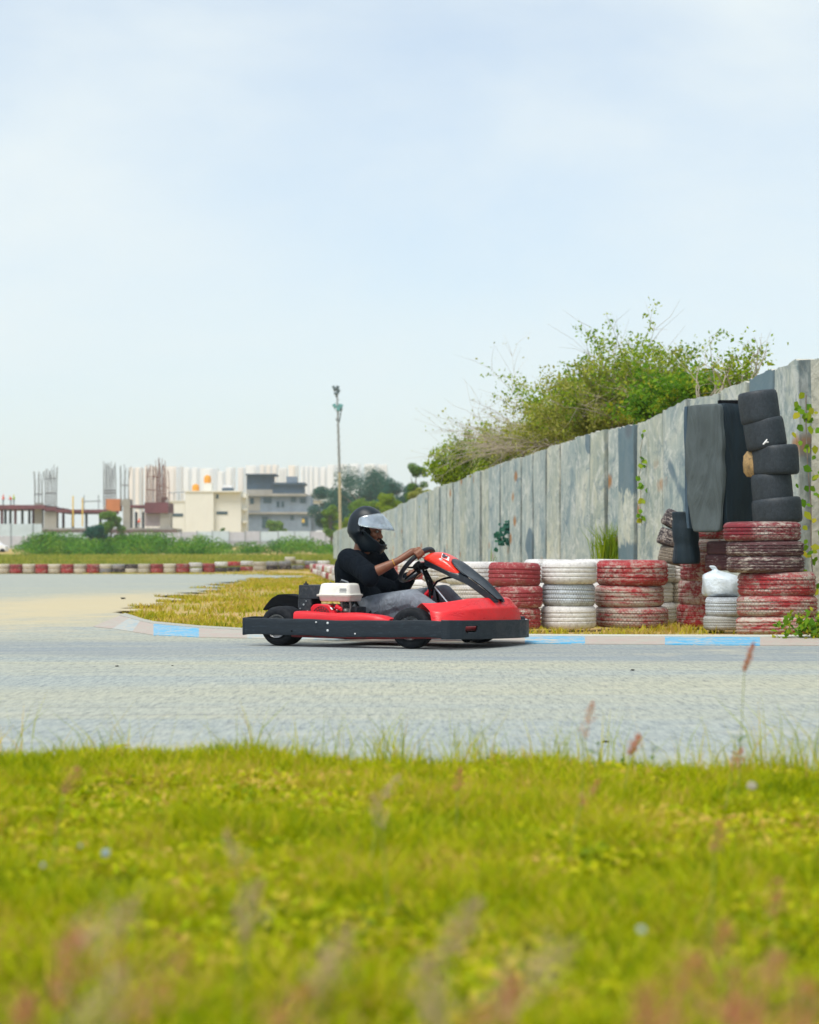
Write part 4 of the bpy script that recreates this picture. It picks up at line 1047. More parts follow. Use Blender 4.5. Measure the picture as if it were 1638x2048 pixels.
# small red tyres under the mattress
for i, (py, c, we) in enumerate([(1117,(.40,.10,.09),.45),(1092,RED,.42),(1065,RED,.58)]):
    tyre(((1421 - CX)/F*18.3, 18.3, EYE - (py-HZ)/F*18.3), .155, .118, c, we, '%s of three small red tyres under the grey mattress' % ['lowest','middle','topmost'][i], G1)
# leaning tyres at the left of the black roll
for i, (px, py, c, tl) in enumerate([(1345,1112,(.25,.22,.16),.25),(1343,1078,BLACK,.35),(1352,1043,BLACK,.5)]):
    tyre(((px - CX)/F*18.6, 18.6, EYE - (py-HZ)/F*18.6), .13, .15, c, .6, '%s of three small tilted tyres leaning at the wall' % ['pale lowest','grey middle','black topmost'][i], G1, (0, tl))
tyre(((1448 - CX)/F*17.9, 17.9, EYE - (1125-HZ)/F*17.9), .17, .14, BROWN, .7, 'dark brown tyre wedged between small red tyres and right stack', G1)
tyre(((1450 - CX)/F*17.9, 17.9, EYE - (1096-HZ)/F*17.9), .165, .12, BROWN, .8, 'black-brown tyre below the foot of the mattress', G1)

# whitewashed tyres wrapped in plastic, with a knotted bag on top
M_PLAS = mat('white_plastic_sheet', (.62,.70,.76), .35, var=.2, scale=9, bump=.6, bscale=14, bdist=.03)
Yw = 17.15
stack(1450, 1256, [(28,(.55,.58,.56),.8),(38,LBLUE,.97)], .17, ['small greyish white tyre at the bottom beside the right-hand stack', 'small pale blue-white tyre under the knotted bag'], Y=17.2, group=G1)
b = MB(); bz = 66/(F/17.2)
cb = Vector(((1445-CX)/F*17.45, 17.45, bz)); prof = [(.001,0),(.15,.0),(.178,.02),(.182,.10),(.176,.15),(.15,.19),(.09,.212),(.035,.226),(.018,.240),(.034,.262),(.02,.275),(.001,.272)]
rows = []
for r_, z_ in prof:
    ring = []
    for k in range(28):
        a = 2*PI*k/28; rr = r_ * (1 + .06*math.sin(5*a + z_*20) + .04*math.sin(9*a)); off = -.09*max(0, (z_-.15)/.12); ring.append(cb + Vector((rr*math.cos(a) + off, rr*math.sin(a), z_)))
    rows.append(ring)
b.rings(rows, True); o = b.build('plastic_bag', M_PLAS, sub=1, angle=80); tag(o, 'knotted pale blue-white plastic bag lying on small white tyres', 'bag')

# black slick racing tyres
SL = slick_mesh(); M_SLICK = mat('slick_rubber', (.018,.026,.034), .6, var=.35, scale=7, bump=.25, bscale=40, dirt=(.05,.065,.075,.5)); SL.materials.append(M_SLICK)
Ys = 17.0
for px, py, wpx, hpx, tl, lb in [(1554,1022,100,50,-.08,'lowest'),(1544,977,82,58,-.09,'second lowest'),(1551,921,94,58,-.06,'middle'),(1530,868,82,60,-.16,'second highest'),(1518,815,80,62,-.13,'topmost')]:
    o = bpy.data.objects.new('slick_tyre', SL); COL.objects.link(o); o.location = W(px, py, Ys + .2); o.scale = (wpx/F*Ys/2, wpx/F*Ys/2, hpx/F*Ys*1.04)
    o.rotation_euler = (R(random.uniform(-2,2)), tl, 0); tag(o, '%s of five smooth black slick tyres stacked beside the mattress' % lb, 'slick tyre', 'black slick tyres stacked at the wall')
# tan tyre end showing between the slicks
b = MB(); b.lathe([(.05,-.09),(.12,-.11),(.15,-.07),(.155,.0),(.15,.07),(.12,.11),(.05,.09)], 28, closed=True)
o = b.build('tan_tyre', mat('tan_rubber', (.42,.27,.11), .7, var=.35, scale=14, dirt=(.06,.05,.04,.8))); o.location = W(1522, 928, Ys + .30); tag(o, 'small tan tyre poking out between the black slick tyres', 'tyre')
# white valve rag on the second slick
b = MB(); pp = W(1526, 889, Ys - .0); b.tube([pp, pp + Vector((.02,-.005,.02)), pp + Vector((.035,0,.045))], [.007,.010,.004], 6); b.tube([pp + Vector((.02,-.005,.02)), pp + Vector((.045,0,.02))], .006, 6)
tag(b.build('paper_scrap', M_WH), 'small white scrap stuck on the second highest slick tyre', 'scrap')

# crash mattress: black, with a grey cover over its left face
def tarp(name, c, st=.5):
    m = NT(name); co = m.coord(); f = m.noise(3.0, 5, .55, m.mapping(co, (2.2, 2.2, .45)), dist=1.6); g = m.noise(11, 4, .6, m.mapping(co, (1, 1, .35)), dist=.8)
    m.principled(m.ramp(f, [(.3, tuple(x*.8 for x in c)), (.7, tuple(x*1.2 for x in c))]), .6, 0, m.bump(f, st, .05, m.bump(g, .4, .02)), Specular__IOR__Level=.3); return m.m
M_COVER = tarp('grey_tarpaulin', (.075,.095,.098), .7); M_MATT = tarp('black_vinyl', (.010,.022,.032), .35)
def soft_box(b, O, U, V, Z, nu=10, nv=8, nz=30, amp=.012, seed=0, taper=0):
    """closed rounded box spanned by U, V, Z with wrinkled faces"""
    rings = []
    for k in range(nz + 1):
        t = k / nz; ring = []
        e = .06 * (abs(2*t - 1) ** 10)
        for side, cnt in ((0, nu), (1, nv), (2, nu), (3, nv)):
            for i in range(cnt):
                u = i / cnt; a, c_ = [(u, 0), (1, u), (1-u, 1), (0, 1-u)][side]
                a = lerp(e, 1-e, a); c_ = lerp(e, 1-e, c_)
                p = O + U*a + V*c_ + Z*t
                nn = mnoise.noise(Vector((p.x*5 + seed, p.y*5, p.z*3.0))) + .5*mnoise.noise(Vector((p.x*14, p.y*14 + seed, p.z*6)))
                out = (U*(a-.5)/U.length + V*(c_-.5)/V.length); out.normalize()
                sh = 1 - taper*max(0, .25 - t)*2
                p = O + (U*.5 + V*.5) + (p - O - U*.5 - V*.5 - Z*t) * sh + Z*t
                ring.append(p + out * nn * amp)
        rings.append(ring)
    b.rings(rings, True)
mt = empty('crash_mattress', (W(1448, 1060, 17.5).x, 17.5, W(1448, 1060, 17.5).z), 0, 'tall black vinyl crash mattress half covered by a grey tarpaulin, leaning on the wall', 'mattress')
O = Vector((0, 0, 0)); U = Vector((-.255, .27, .0)); V = Vector((.27, .20, .0)); Z = Vector((-.012, .05, 1.12))
b = MB(); soft_box(b, O + V*.12, V, U, Z, amp=.014, nz=44, seed=3); b.build('mattress_body', M_MATT, mt, angle=60)
b = MB(); O2 = O + Vector((-.004,-.018,.0)); soft_box(b, O2 + Vector((-.012,.0,-.02)), V*.17, U*1.04, Z*1.015, 3, 16, 44, .026, 8, .30)
b.build('grey_cover', M_COVER, mt, sub=1, angle=70)
b = MB(); soft_box(b, O2 + U*.98 + Vector((-.02,.02,.02)), V*.5, U*.08, Z*.97, 4, 4, 20, .015, 4, .1); b.build('blue_tarp_fold', tarp('blue_grey_tarp', (.05,.085,.12)), mt, angle=70)
# black foam roll below it
b = MB(); c0 = W(1373, 1128, 18.0); rows = []
for k in range(14):
    t = k/13; r_ = .118*(1 - .12*t**3) * (1 + .045*math.sin(13*t) + .02*math.sin(29*t)); 
    rows.append([c0 + Vector((r_*math.cos(2*PI*j/20)*(1+.06*math.sin(3*2*PI*j/20+t*5)) - .02*t, r_*math.sin(2*PI*j/20), .47*t)) for j in range(20)])
b.rings(rows, True); tag(b.build('foam_roll', M_MATT, bevel=.01), 'upright black wrapped roll under the left foot of the mattress', 'roll')
b = MB(); p0, p1 = W(1436, 806, 17.9), W(1484, 805, 17.9); b.box((p0+p1)/2, ((p1-p0).length, .06, .045)); tag(b.build('black_batten', M_BLK, bevel=.006), 'short black batten behind the top of the mattress', 'batten')

# long row along the wall, receding behind the kart
path = [(17.9, .66), (20, .42), (25, .02), (40, -.78), (59.5, -2.15), (80, -3.45), (100, -4.75), (118, -5.9)]
Yc = 18.35; k = 0
random.seed(21)
GROW = 'tyres in the long row along the wall behind the kart'
while Yc < 117:
    x = interp(Yc, path)
    zone = 0 if Yc < 38 else 1 if Yc < 59 else 2
    n_ = 3 if zone == 0 else 2
    for q in range(n_):
        r = random.random()
        if zone == 0 and k < 3: col = [(CREAM, WHITE, WHITE), (DRED, WHITE, CREAM), (WHITE, DRED, WHITE)][k][q]
        else: col = RED if r < .28 else DRED if r < .36 else WHITE if r < .82 else CREAM
        nm = 'red' if col in (RED, DRED) else 'white' if col is WHITE else 'cream'
        if zone == 0 and k < 6: lb = '%s %s tyre, %s stack behind the fairing from the nose' % (P3[q], nm, ORD[k])
        elif zone < 2: lb = 'faded %s tyre in the row behind the driver, between kart and wall foot' % nm
        else: lb = 'small distant %s tyre in the row seen left of the driver back' % nm
        w_ = .195; zz = .0 + w_*(q + .5) + (.01 if zone == 2 else 0)
        tyre((x + jit(.05), Yc + jit(.04), zz), (.27 if zone < 2 else .30) + jit(.02), w_*1.03, col, .60 + jit(.12), lb, GROW, me=None if Yc < 30 else TYL)
    Yc += (.62 if Yc < 24 else .72) if zone == 0 else 1.15 if zone == 1 else 1.30; k += 1
# far row across the back of the track
cols = 'crcrcrcrgkxcrcrCrmnqckkGdw'
px = 5.0; idx = 0; counts = {}
spec = dict(c=(CREAM, CREAM), r=(RED, DRED), g=(GREY, CREAM), k=(BLACK, GREY), x=(CREAM, BLACK), C=(WHITE, WHITE), m=(BLACK, WHITE), n=(BLACK, RED), q=(DRED, WHITE), G=(GREY, CREAM), d=(DRED, GREY), w=(WHITE, WHITE))
def cname(c): return {RED:'red', DRED:'dark red', CREAM:'cream', WHITE:'white', BLACK:'black', GREY:'grey'}[c]
GFAR = 'tyres in the far row across the back of the track'
for i, ch in enumerate(cols):
    pxx = -5 + 25.6 * i; Y = 89 + 6 * sstep(350, 640, pxx)
    for q in range(2):
        c = spec[ch][q]; x = (pxx + 12 - CX)/F*Y; z = terrain(x, Y)
        lift = .045 if ch in 'CmnqG' else 0
        tyre((x, Y, z + .20*(q + .5) + lift*(q)), .300, .205, c, .64, '%s %s tyre of the %s stack from the left in the far row' % (['lower', 'upper'][q], cname(c), ORD[i] if i < 30 else 'last'), GFAR, me=TYL)
for i in range(3):
    x = (-18 - 26*i - CX)/F*89
    for q in range(2): tyre((x, 89, .2*(q+.5)), .30, .205, (RED, CREAM)[i % 2], .7, 'tyre of the far row just outside the left picture edge', GFAR, me=TYL)
tyre(((580-CX)/F*94, 94, terrain(-5.6, 94) + .50), .25, .19, CREAM, .9, 'cream tyre lying on top of the far row near the driver', GFAR, me=TYL)

# ------------------------------------------------------------------ stone slab wall
STAB = [(671,29.6),(700,35.2),(772,50.8),(844,70),(905,81.5),(1000,101),(1100,121),(1160,131),(1240,143),(1377,168),(1495,189),(1600,214)]
def wallpt(px):
    s = interp(px, STAB); Y = F / s; return Vector(((px - CX) / s, Y, 0))
def slab_mat():
    m = NT('weathered_stone_slab'); oi = m.n('ShaderNodeObjectInfo'); rnd = oi.outputs['Random']; p = m.pos()
    comb = m.n('ShaderNodeCombineXYZ'); m.l(m.math('MULTIPLY', rnd, 40), comb.inputs[0]); m.l(m.math('MULTIPLY', rnd, 17), comb.inputs[1])
    add = m.n('ShaderNodeVectorMath', _operation='ADD'); m.l(p, add.inputs[0]); m.l(comb.outputs[0], add.inputs[1]); v = add.outputs[0]
    a = m.noise(1.4, 7, .65, m.mapping(v, (1.0, .6, .5)), dist=1.6); b_ = m.noise(5, 6, .7, m.mapping(v, (1.5, .9, .35)), dist=1.4); c_ = m.noise(40, 5, .7, v)
    base = m.ramp(a, [(.30, (.15,.23,.27)), (.43, (.30,.37,.38)), (.56, (.44,.49,.46)), (.72, (.60,.60,.52))])
    tint = m.ramp(rnd, [(0.0, (.74,.82,.88)), (.25, (1.0,1.0,.95)), (.5, (.86,.92,.98)), (.75, (1.14,1.08,.96)), (1.0, (.95,.93,.82))])
    c = m.mix(1.0, base, tint, 'MULTIPLY')
    c = m.mix(m.ramp(b_, [(.52, 0.0), (.70, .55)]), c, (.66,.67,.60))
    bl = m.noise(2.2, 8, .8, m.mapping(v, (1, .5, .8)), dist=2.0); c = m.mix(m.ramp(bl, [(.50, 0.0), (.58, .55), (.72, .8)]), c, (.68,.70,.66)); bl2 = m.noise(3.1, 7, .8, m.mapping(v, (1, .5, .9), (4,4,4)), dist=2.2); c = m.mix(m.ramp(bl2, [(.52, 0.0), (.62, .65)]), c, (.16,.23,.28))
    streak = m.noise(3, 6, .7, m.mapping(v, (3.0, 2.0, .10)), dist=.6); c = m.mix(m.ramp(streak, [(.56, 0.0), (.74, .35)]), c, (.13,.17,.18))
    # hard-edged dark blue patches
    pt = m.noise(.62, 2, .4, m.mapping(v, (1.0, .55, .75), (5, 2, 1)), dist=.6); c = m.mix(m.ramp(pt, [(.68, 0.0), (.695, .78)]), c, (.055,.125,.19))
    vor = m.n('ShaderNodeTexVoronoi', Scale=.9, Randomness=1.0); m.l(m.mapping(v, (1.0, .55, 1.3)), vor.inputs['Vector'])
    d = m.math('ADD', vor.outputs['Distance'], m.math('MULTIPLY', m.math('SUBTRACT', m.noise(9, 4, .6, v), .5), .10)); c = m.mix(m.ramp(d, [(.08, .9), (.16, 0.0)]), c, (.36,.15,.03))
    # green-ochre algae streaks at a few joints
    al_ = m.noise(1.3, 4, .6, m.mapping(v, (2.2, 1.4, .10), (1, 7, 3))); c = m.mix(m.ramp(al_, [(.66, 0.0), (.76, .6)]), c, (.26,.25,.12))
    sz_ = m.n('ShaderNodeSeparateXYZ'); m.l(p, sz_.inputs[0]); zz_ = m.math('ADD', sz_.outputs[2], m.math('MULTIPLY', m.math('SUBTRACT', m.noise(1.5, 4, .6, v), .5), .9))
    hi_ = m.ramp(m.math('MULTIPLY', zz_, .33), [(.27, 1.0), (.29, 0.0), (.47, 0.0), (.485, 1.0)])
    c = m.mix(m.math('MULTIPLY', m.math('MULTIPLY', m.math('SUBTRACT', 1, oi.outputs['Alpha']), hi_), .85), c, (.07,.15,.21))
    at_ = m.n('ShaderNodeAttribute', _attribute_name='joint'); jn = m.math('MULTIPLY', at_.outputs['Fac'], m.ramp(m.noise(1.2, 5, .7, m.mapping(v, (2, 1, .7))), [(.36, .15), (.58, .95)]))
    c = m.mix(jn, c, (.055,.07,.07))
    m.principled(c, .85, 0, m.bump(b_, .5, .02, m.bump(c_, .35, .008))); return m.m
M_SLAB = slab_mat()
m = NT('rough_split_stone'); p = m.pos(); n = m.noise(6, 7, .75, p, dist=.5); m.principled(m.ramp(n, [(.3, (.30,.31,.27)), (.5, (.56,.55,.47)), (.7, (.68,.66,.58))]), .9, 0, m.bump(n, 1, .04)); M_SPLIT = m.m
wall = empty('slab_wall', (wallpt(1600).x, wallpt(1600).y, 0), 0, 'long weathered blue-grey stone slab wall receding behind the tyres', 'wall')
bnds = [1600,1548,1495,1440,1377,1326,1271,1237,1212,1182,1150,1117,1090,1065,1043,1020,1001,977,962,948,933,918,905,893,880,868,856,845,834,824,814,805,796,788,780,772,765,758,751,745,739,733,727,722,717,712,708,704,700,696,692,688,684,680,676,672,666]
tops_ = {1600:(2.52,2.50),1548:(2.40,2.36),1495:(2.36,2.34),1440:(2.35,2.36),1377:(2.52,2.46),1326:(2.44,2.30),1271:(2.42,2.44),1237:(2.50,2.38)}
wo = wall.location
def slab(parent, a, b_, zt0, zt1, off=0.0, th=.07, name='slab', org=None, mats=None, rg=random.Random(3)):
    d = (b_ - a); L = d.length; d.normalize(); nrm = Vector((d.y, -d.x, 0));
    if nrm.x > 0: nrm = -nrm
    ntp = max(5, int(L / .12)); mb = MB(); front, back = [], []
    ep = min(.08, L*.05) / L; ys_ = [0, ep * .6, ep * 1.5] + [i / ntp for i in range(1, ntp)] + [1 - ep * 1.5, 1 - ep * .6, 1]; ntp = len(ys_) - 1; nz_ = 8
    ft, bt = [], []
    for k in range(nz_ + 1):
        rf, rb = [], []
        for u in ys_:
            zt = lerp(zt0, zt1, u) + rg.uniform(-.014, .014) - .03*max(0, abs(2*u-1) - .85)*5*rg.random()
            z = -.05 + (zt + .05) * k / nz_
            e = .014 * mnoise.noise(Vector((a.x*3 + u*L*2, z*1.5, a.y))) - (.11 if u in (0, 1) else .012 if u in (ys_[1], ys_[-2]) else 0)
            pf = a + d*(u*L) + nrm*(off + e); pf.z = z; pb = pf - nrm*th; rf.append(pf - org); rb.append(pb - org)
        ft.append(rf); bt.append(rb)
    n_ = ntp + 1
    mb.grid(ft); mb.grid([r[::-1] for r in bt])
    mb.cur = 1
    for A_, B_ in zip(ft, ft[1:]): pass
    mb.add(ft[-1] + bt[-1], [(i, i+1, n_+i+1, n_+i) for i in range(n_-1)])
    for q in (0, -1):
        col = [r[q] for r in ft] + [r[q] for r in bt]; m_ = nz_ + 1; mb.add(col, [(i, i+1, m_+i+1, m_+i) for i in range(m_-1)])
    ob = mb.build(name, [M_SLAB, M_SPLIT], parent, angle=30); me = ob.data
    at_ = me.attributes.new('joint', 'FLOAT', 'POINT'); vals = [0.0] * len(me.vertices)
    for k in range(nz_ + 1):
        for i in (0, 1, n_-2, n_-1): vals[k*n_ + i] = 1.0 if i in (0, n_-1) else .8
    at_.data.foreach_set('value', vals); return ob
rg = random.Random(11)
TOPC = [(666,1065),(671,1063),(700,1052),(733,1040),(772,1023),(805,1008),(844,988),(868,978),(905,966),(948,948),(1001,928),(1065,906),(1117,887),(1150,877),(1182,869),(1212,862),(1237,855),(1271,846),(1326,823),(1377,800),(1440,783),(1495,763),(1548,741),(1600,717)]
def ztop(px): return EYE + (HZ - interp(px, TOPC)) / interp(px, STAB)
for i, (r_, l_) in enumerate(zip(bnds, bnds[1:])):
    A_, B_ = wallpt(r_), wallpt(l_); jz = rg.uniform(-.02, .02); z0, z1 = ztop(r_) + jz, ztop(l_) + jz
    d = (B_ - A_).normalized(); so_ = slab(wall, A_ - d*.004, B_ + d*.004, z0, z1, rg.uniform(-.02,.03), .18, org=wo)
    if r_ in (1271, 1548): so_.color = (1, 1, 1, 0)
# nearer part of the wall beyond the corner joint
wall2 = empty('slab_wall', (3.86, 18.75, 0), 0, 'near end of the stone slab wall, cut off by the right picture edge', 'wall')
q0 = Vector((3.80, 19.35, 0)); dirn = Vector((.075, -1, 0)).normalized()
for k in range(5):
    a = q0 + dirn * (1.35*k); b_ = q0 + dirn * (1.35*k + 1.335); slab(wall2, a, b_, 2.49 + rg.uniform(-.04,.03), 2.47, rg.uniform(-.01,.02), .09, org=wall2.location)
# ------------------------------------------------------------------ vegetation: trees, bushes, vines
M_BARK = mat('grey_bark', (.16,.13,.10), .9, var=.35, scale=10)
M_TWIG = mat('dry_twigs', (.38,.33,.26), .9, var=.3, scale=5)
M_LG = leaf_mat('light_green_leaves', [(.06,.14,.01), (.16,.28,.015), (.30,.42,.02), (.42,.46,.05)], .45, 1.2)
M_OL = leaf_mat('olive_leaves', [(.10,.14,.025), (.24,.28,.035), (.36,.39,.055), (.46,.42,.13)], .4, .8)
M_VG = leaf_mat('vivid_green_leaves', [(.04,.12,.005), (.09,.22,.01), (.17,.32,.015), (.42,.38,.02)], .4, 1.5)
M_DG = leaf_mat('dark_green_leaves', [(.008,.055,.045), (.018,.10,.07), (.04,.15,.08)], .2, .05)
M_MG = leaf_mat('mid_green_leaves', [(.03,.10,.015), (.08,.19,.02), (.16,.29,.03), (.25,.33,.04)], .3, .15)
M_YG = leaf_mat('yellow_green_leaves', [(.09,.18,.008), (.22,.33,.01), (.38,.46,.02)], .4, .3)

def shoots(rg, bases, n, L0, L1, mean, spread, bend=.5, r0=.011, twigs=4, tl=.45):
    """curved stems with side twigs; returns a MB and points for leaves"""
    b = MB(); pts = []
    for k in range(n):
        p = Vector(rg.choice(bases)) + Vector((rg.uniform(-.25,.25), rg.uniform(-.35,.35), 0)); L = rg.uniform(L0, L1)
        d = Vector(mean) + Vector((rg.gauss(0, spread), rg.gauss(0, spread), rg.gauss(0, spread*.5))); d.normalize()
        bd = Vector((rg.gauss(0, bend) + d.x*.4, rg.gauss(0, bend), -abs(rg.gauss(.2, bend)))) ; ln = [p]; N = 7
        for i in range(N): d = (d + bd*(.16)).normalized(); ln.append(ln[-1] + d*L/N + Vector((rg.gauss(0,.012), rg.gauss(0,.012), rg.gauss(0,.01))))
        b.tube(ln, [r0*(1 - .8*i/N) for i in range(N+1)], 4, False)
        for i, q in enumerate(ln[1:]): pts.append((q, i/N, k))
        for t in range(twigs):
            i = rg.randint(2, N); q = ln[i]; dd = (d + Vector((rg.gauss(0,.8), rg.gauss(0,.8), rg.gauss(.1,.6)))).normalized(); l_ = L * tl * rg.uniform(.3, 1); tw = [q, q + dd*l_*.5, q + dd*l_ + Vector((rg.gauss(0,.08), rg.gauss(0,.08), rg.gauss(0,.06)))]
            b.tube(tw, [r0*.35, r0*.25, r0*.12], 3, False); pts += [(tw[1], i/N, k), (tw[2], i/N, k), (tw[1].lerp(tw[2], .5), i/N, k)]
    return b, pts
def leaf_on(pts, per, size, rad, rng=RNG, squash=.6):
    P = np.array([tuple(p) for p in pts]); n = int(len(P) * per); idx = rng.integers(0, len(P), n)
    c = P[idx] + rng.normal(size=(n, 3)) * rad; nr = rng.normal(size=(n, 3)); nr[:, 2] += .4; nr /= np.linalg.norm(nr, axis=1)[:, None]
    a = np.cross(nr, rng.normal(size=(n, 3))); a /= np.linalg.norm(a, axis=1)[:, None]; b = np.cross(nr, a); s = (size * (.55 + .9 * rng.random(n)))[:, None]
    v = np.stack([c - a*s, c + b*s*squash + nr*s*.15, c + a*s, c - b*s*squash + nr*s*.15], 1).reshape(-1, 3); return v, np.arange(n*4).reshape(n, 4)
def bush(name, label, cat, bases, parts, seed):
    """parts: list of (n, L0, L1, mean, spread, leafs per point, leaf size, leaf material)"""
    rg = random.Random(seed); c = sum((Vector(p) for p in bases), Vector()) / len(bases); g = Vector((c.x, c.y, 0)); root = empty(name, g, 0, label, cat)
    bs = [Vector(p) - g for p in bases]
    for (n, L0, L1, mean, spr, per, sz, lm, tw) in parts:
        b, pts = shoots(rg, bs, n, L0, L1, mean, spr, twigs=tw); b.build('branches', M_TWIG, root, smooth=False)
        if per:
            v, f = leaf_on([p for p, t, k in pts], per, sz, .07); np_mesh('leaves', v, f, 4, lm, root)
    b = MB()
    for q in bs: b.tube([Vector((q.x*.5, q.y*.5, 0)), q * .6 + Vector((0,0,q.z*.1)), q], [.06,.045,.03], 6)
    b.build('trunk', M_BARK, root)
    return root
# the big mixed thicket behind the wall, as separate bushes
bush('bush', 'tallest olive-green bush with leafy shoots rising above the stone wall', 'bush', [W(1205,885,34), W(1250,870,33.5), W(1285,860,33)],
     [(80, .6, 1.45, (-.05,.1,1), .45, 13, .029, M_OL, 6), (54, .8, 2.0, (-.02,.1,1), .24, 15, .030, M_LG, 4), (46, .9, 2.1, (.25,.1,.9), .55, 0, 0, None, 7)], 1)
bush('bush', 'bushy olive shrub with drooping grey twigs left of the tallest bush', 'bush', [W(1160,885,37), W(1205,875,36)],
     [(60, .5, 1.25, (-.2,.1,.9), .45, 12, .027, M_OL, 6), (34, .9, 1.5, (-.2,.1,1), .38, 12, .030, M_LG, 4), (22, 1.0, 2.0, (-.4,.1,.8), .5, 0, 0, None, 7)], 2)
bush('bush', 'sparse grey-brown bush of bare arching twigs, farthest left above the wall', 'bush', [W(1100,893,41), W(1045,905,44)],
     [(60, 1.1, 2.2, (-.95,.1,.5), .5, .35, .030, M_OL, 9), (34, .3, .85, (-.1,.1,.95), .4, 10, .030, M_OL, 5)], 3)
bush('bush', 'low vivid green bush with yellow leaves right at the wall top', 'bush', [W(1320,835,30), W(1380,820,28)],
     [(60, .25, .65, (.1,0,1), .6, 12, .036, M_VG, 4)], 4)
bush('bush', 'thin reddish-brown twigs with few leaves near the mattress top', 'bush', [W(1430,800,26.5), W(1470,785,25)],
     [(12, .3, .62, (.4,0,.9), .35, 4.0, .030, M_LG, 4), (16, .4, .9, (.1,0,1), .5, 0, 0, None, 6)], 5)
bush('bush', 'bright yellow-green bush growing over the far part of the wall', 'bush', [W(915,968,54), W(955,955,52), W(1005,932,48)],
     [(90, .45, 1.0, (.1,.1,1), .40, 13, .045, M_YG, 4)], 6)
# vines
def vine(label, pts, nl, size, m, root_at, spread=.05, r=.006, seed=1):
    rg = random.Random(seed); root = empty('vine', root_at, 0, label, 'vine'); P = [Vector(p) - Vector(root_at) for p in pts]
    b = MB(); b.tube(P, r, 5, False); b.build('stem', M_BARK, root)
    v, f = [], []
    b = MB()
    for k in range(nl):
        t = rg.random() * (len(P) - 1); i = int(t); p = P[i].lerp(P[min(i+1, len(P)-1)], t - i) + Vector((rg.gauss(0, spread), -abs(rg.gauss(.02,.03)), rg.gauss(0, spread)))
        n_ = Vector((rg.gauss(0,.5), -1, rg.gauss(.4,.4))).normalized(); u = n_.cross(Vector((rg.gauss(0,1), 0, 1))).normalized(); w_ = n_.cross(u); s = size * rg.uniform(.6, 1.25)
        b.add([p - w_*s, p - w_*s*.35 + u*s*.75, p + w_*s*.4 + u*s*.55, p + w_*s + n_*s*.1, p + w_*s*.4 - u*s*.55, p - w_*s*.35 - u*s*.75], [(0,1,2,3,4,5)])
    b.build('leaves', m, root, smooth=False); return root
q = lambda px, py, Y: W(px, py, Y)
vine('leafy green vine climbing the pale corner joint of the wall at the right edge', [q(1634,1270,15.9), q(1628,1180,17.2), q(1622,1110,18.0), q(1622,1010,18.1), q(1616,940,18.15), q(1612,860,18.3), q(1612,790,18.4)], 60, .042, M_VG, q(1632,1268,16.0).xy.to_3d(), .075, seed=3)
v_ = wallpt(1283); vy = v_.y - .3
vine('thin hanging vine with few leaves on the pale slab left of the mattress', [q(1287,868,vy), q(1281,900,vy), q(1283,930,vy), q(1276,958,vy), q(1282,985,vy), q(1280,1010,vy), q(1284,1050,vy)], 18, .045, M_VG, (v_.x, vy, 0), .035, .004, 5)
v_ = wallpt(1012); vy = v_.y - .5
vine('dark green creeper hanging on the wall above the kart nose', [q(1000,1092,vy), q(1004,1062,vy), q(1014,1048,vy), q(1026,1052,vy), q(1025,1090,vy)], 60, .060, M_DG, (v_.x - .3, vy, 0), .06, .006, 6)
# tuft growing from the wall foot
def tuft(px, pyb, Y, h, n, m, label, cat, wd=.012, r=.12, name='grass_tuft'):
    base = W(px, pyb, Y); a = RNG.normal(size=(n, 2)) * r; v, f = blades(a[:, 0], a[:, 1]*.6, np.zeros(n), h*(.4 + .7*RNG.random(n)), np.full(n, wd), .6)
    o = np_mesh(name, v, f, 3, m); o.location = base; tag(o, label, cat); return o
o = tuft(1222, 1122, wallpt(1222).y - .35, .55, 260, M_YG, 'tall yellow-green grass tuft against the wall above the white tyres', 'grass tuft', .014, .13)
o = tuft(1032, 1128, 40, .35, 120, M_YG, 'small ochre-green grass tuft at the wall foot behind the red tyre stack', 'grass tuft', .02, .16)
# weed at the foot of the right-hand stack
b0 = G(1627, 1280); rt = empty('weed_plant', (b0.x, b0.y, 0), 0, 'leafy green weed growing at the foot of the rightmost tyre stack', 'weed')
v, f = leaf_on([(random.gauss(0,.12), random.gauss(0,.08), abs(random.gauss(.07,.06))) for k in range(60)], 5, .030, .03); np_mesh('leaves', v, f, 4, M_VG, rt)
for px, py, nn in ((1060,1262,60),(1340,1262,90),(1430,1266,120),(1500,1272,120),(1580,1274,140),(1250,1264,60)): pass

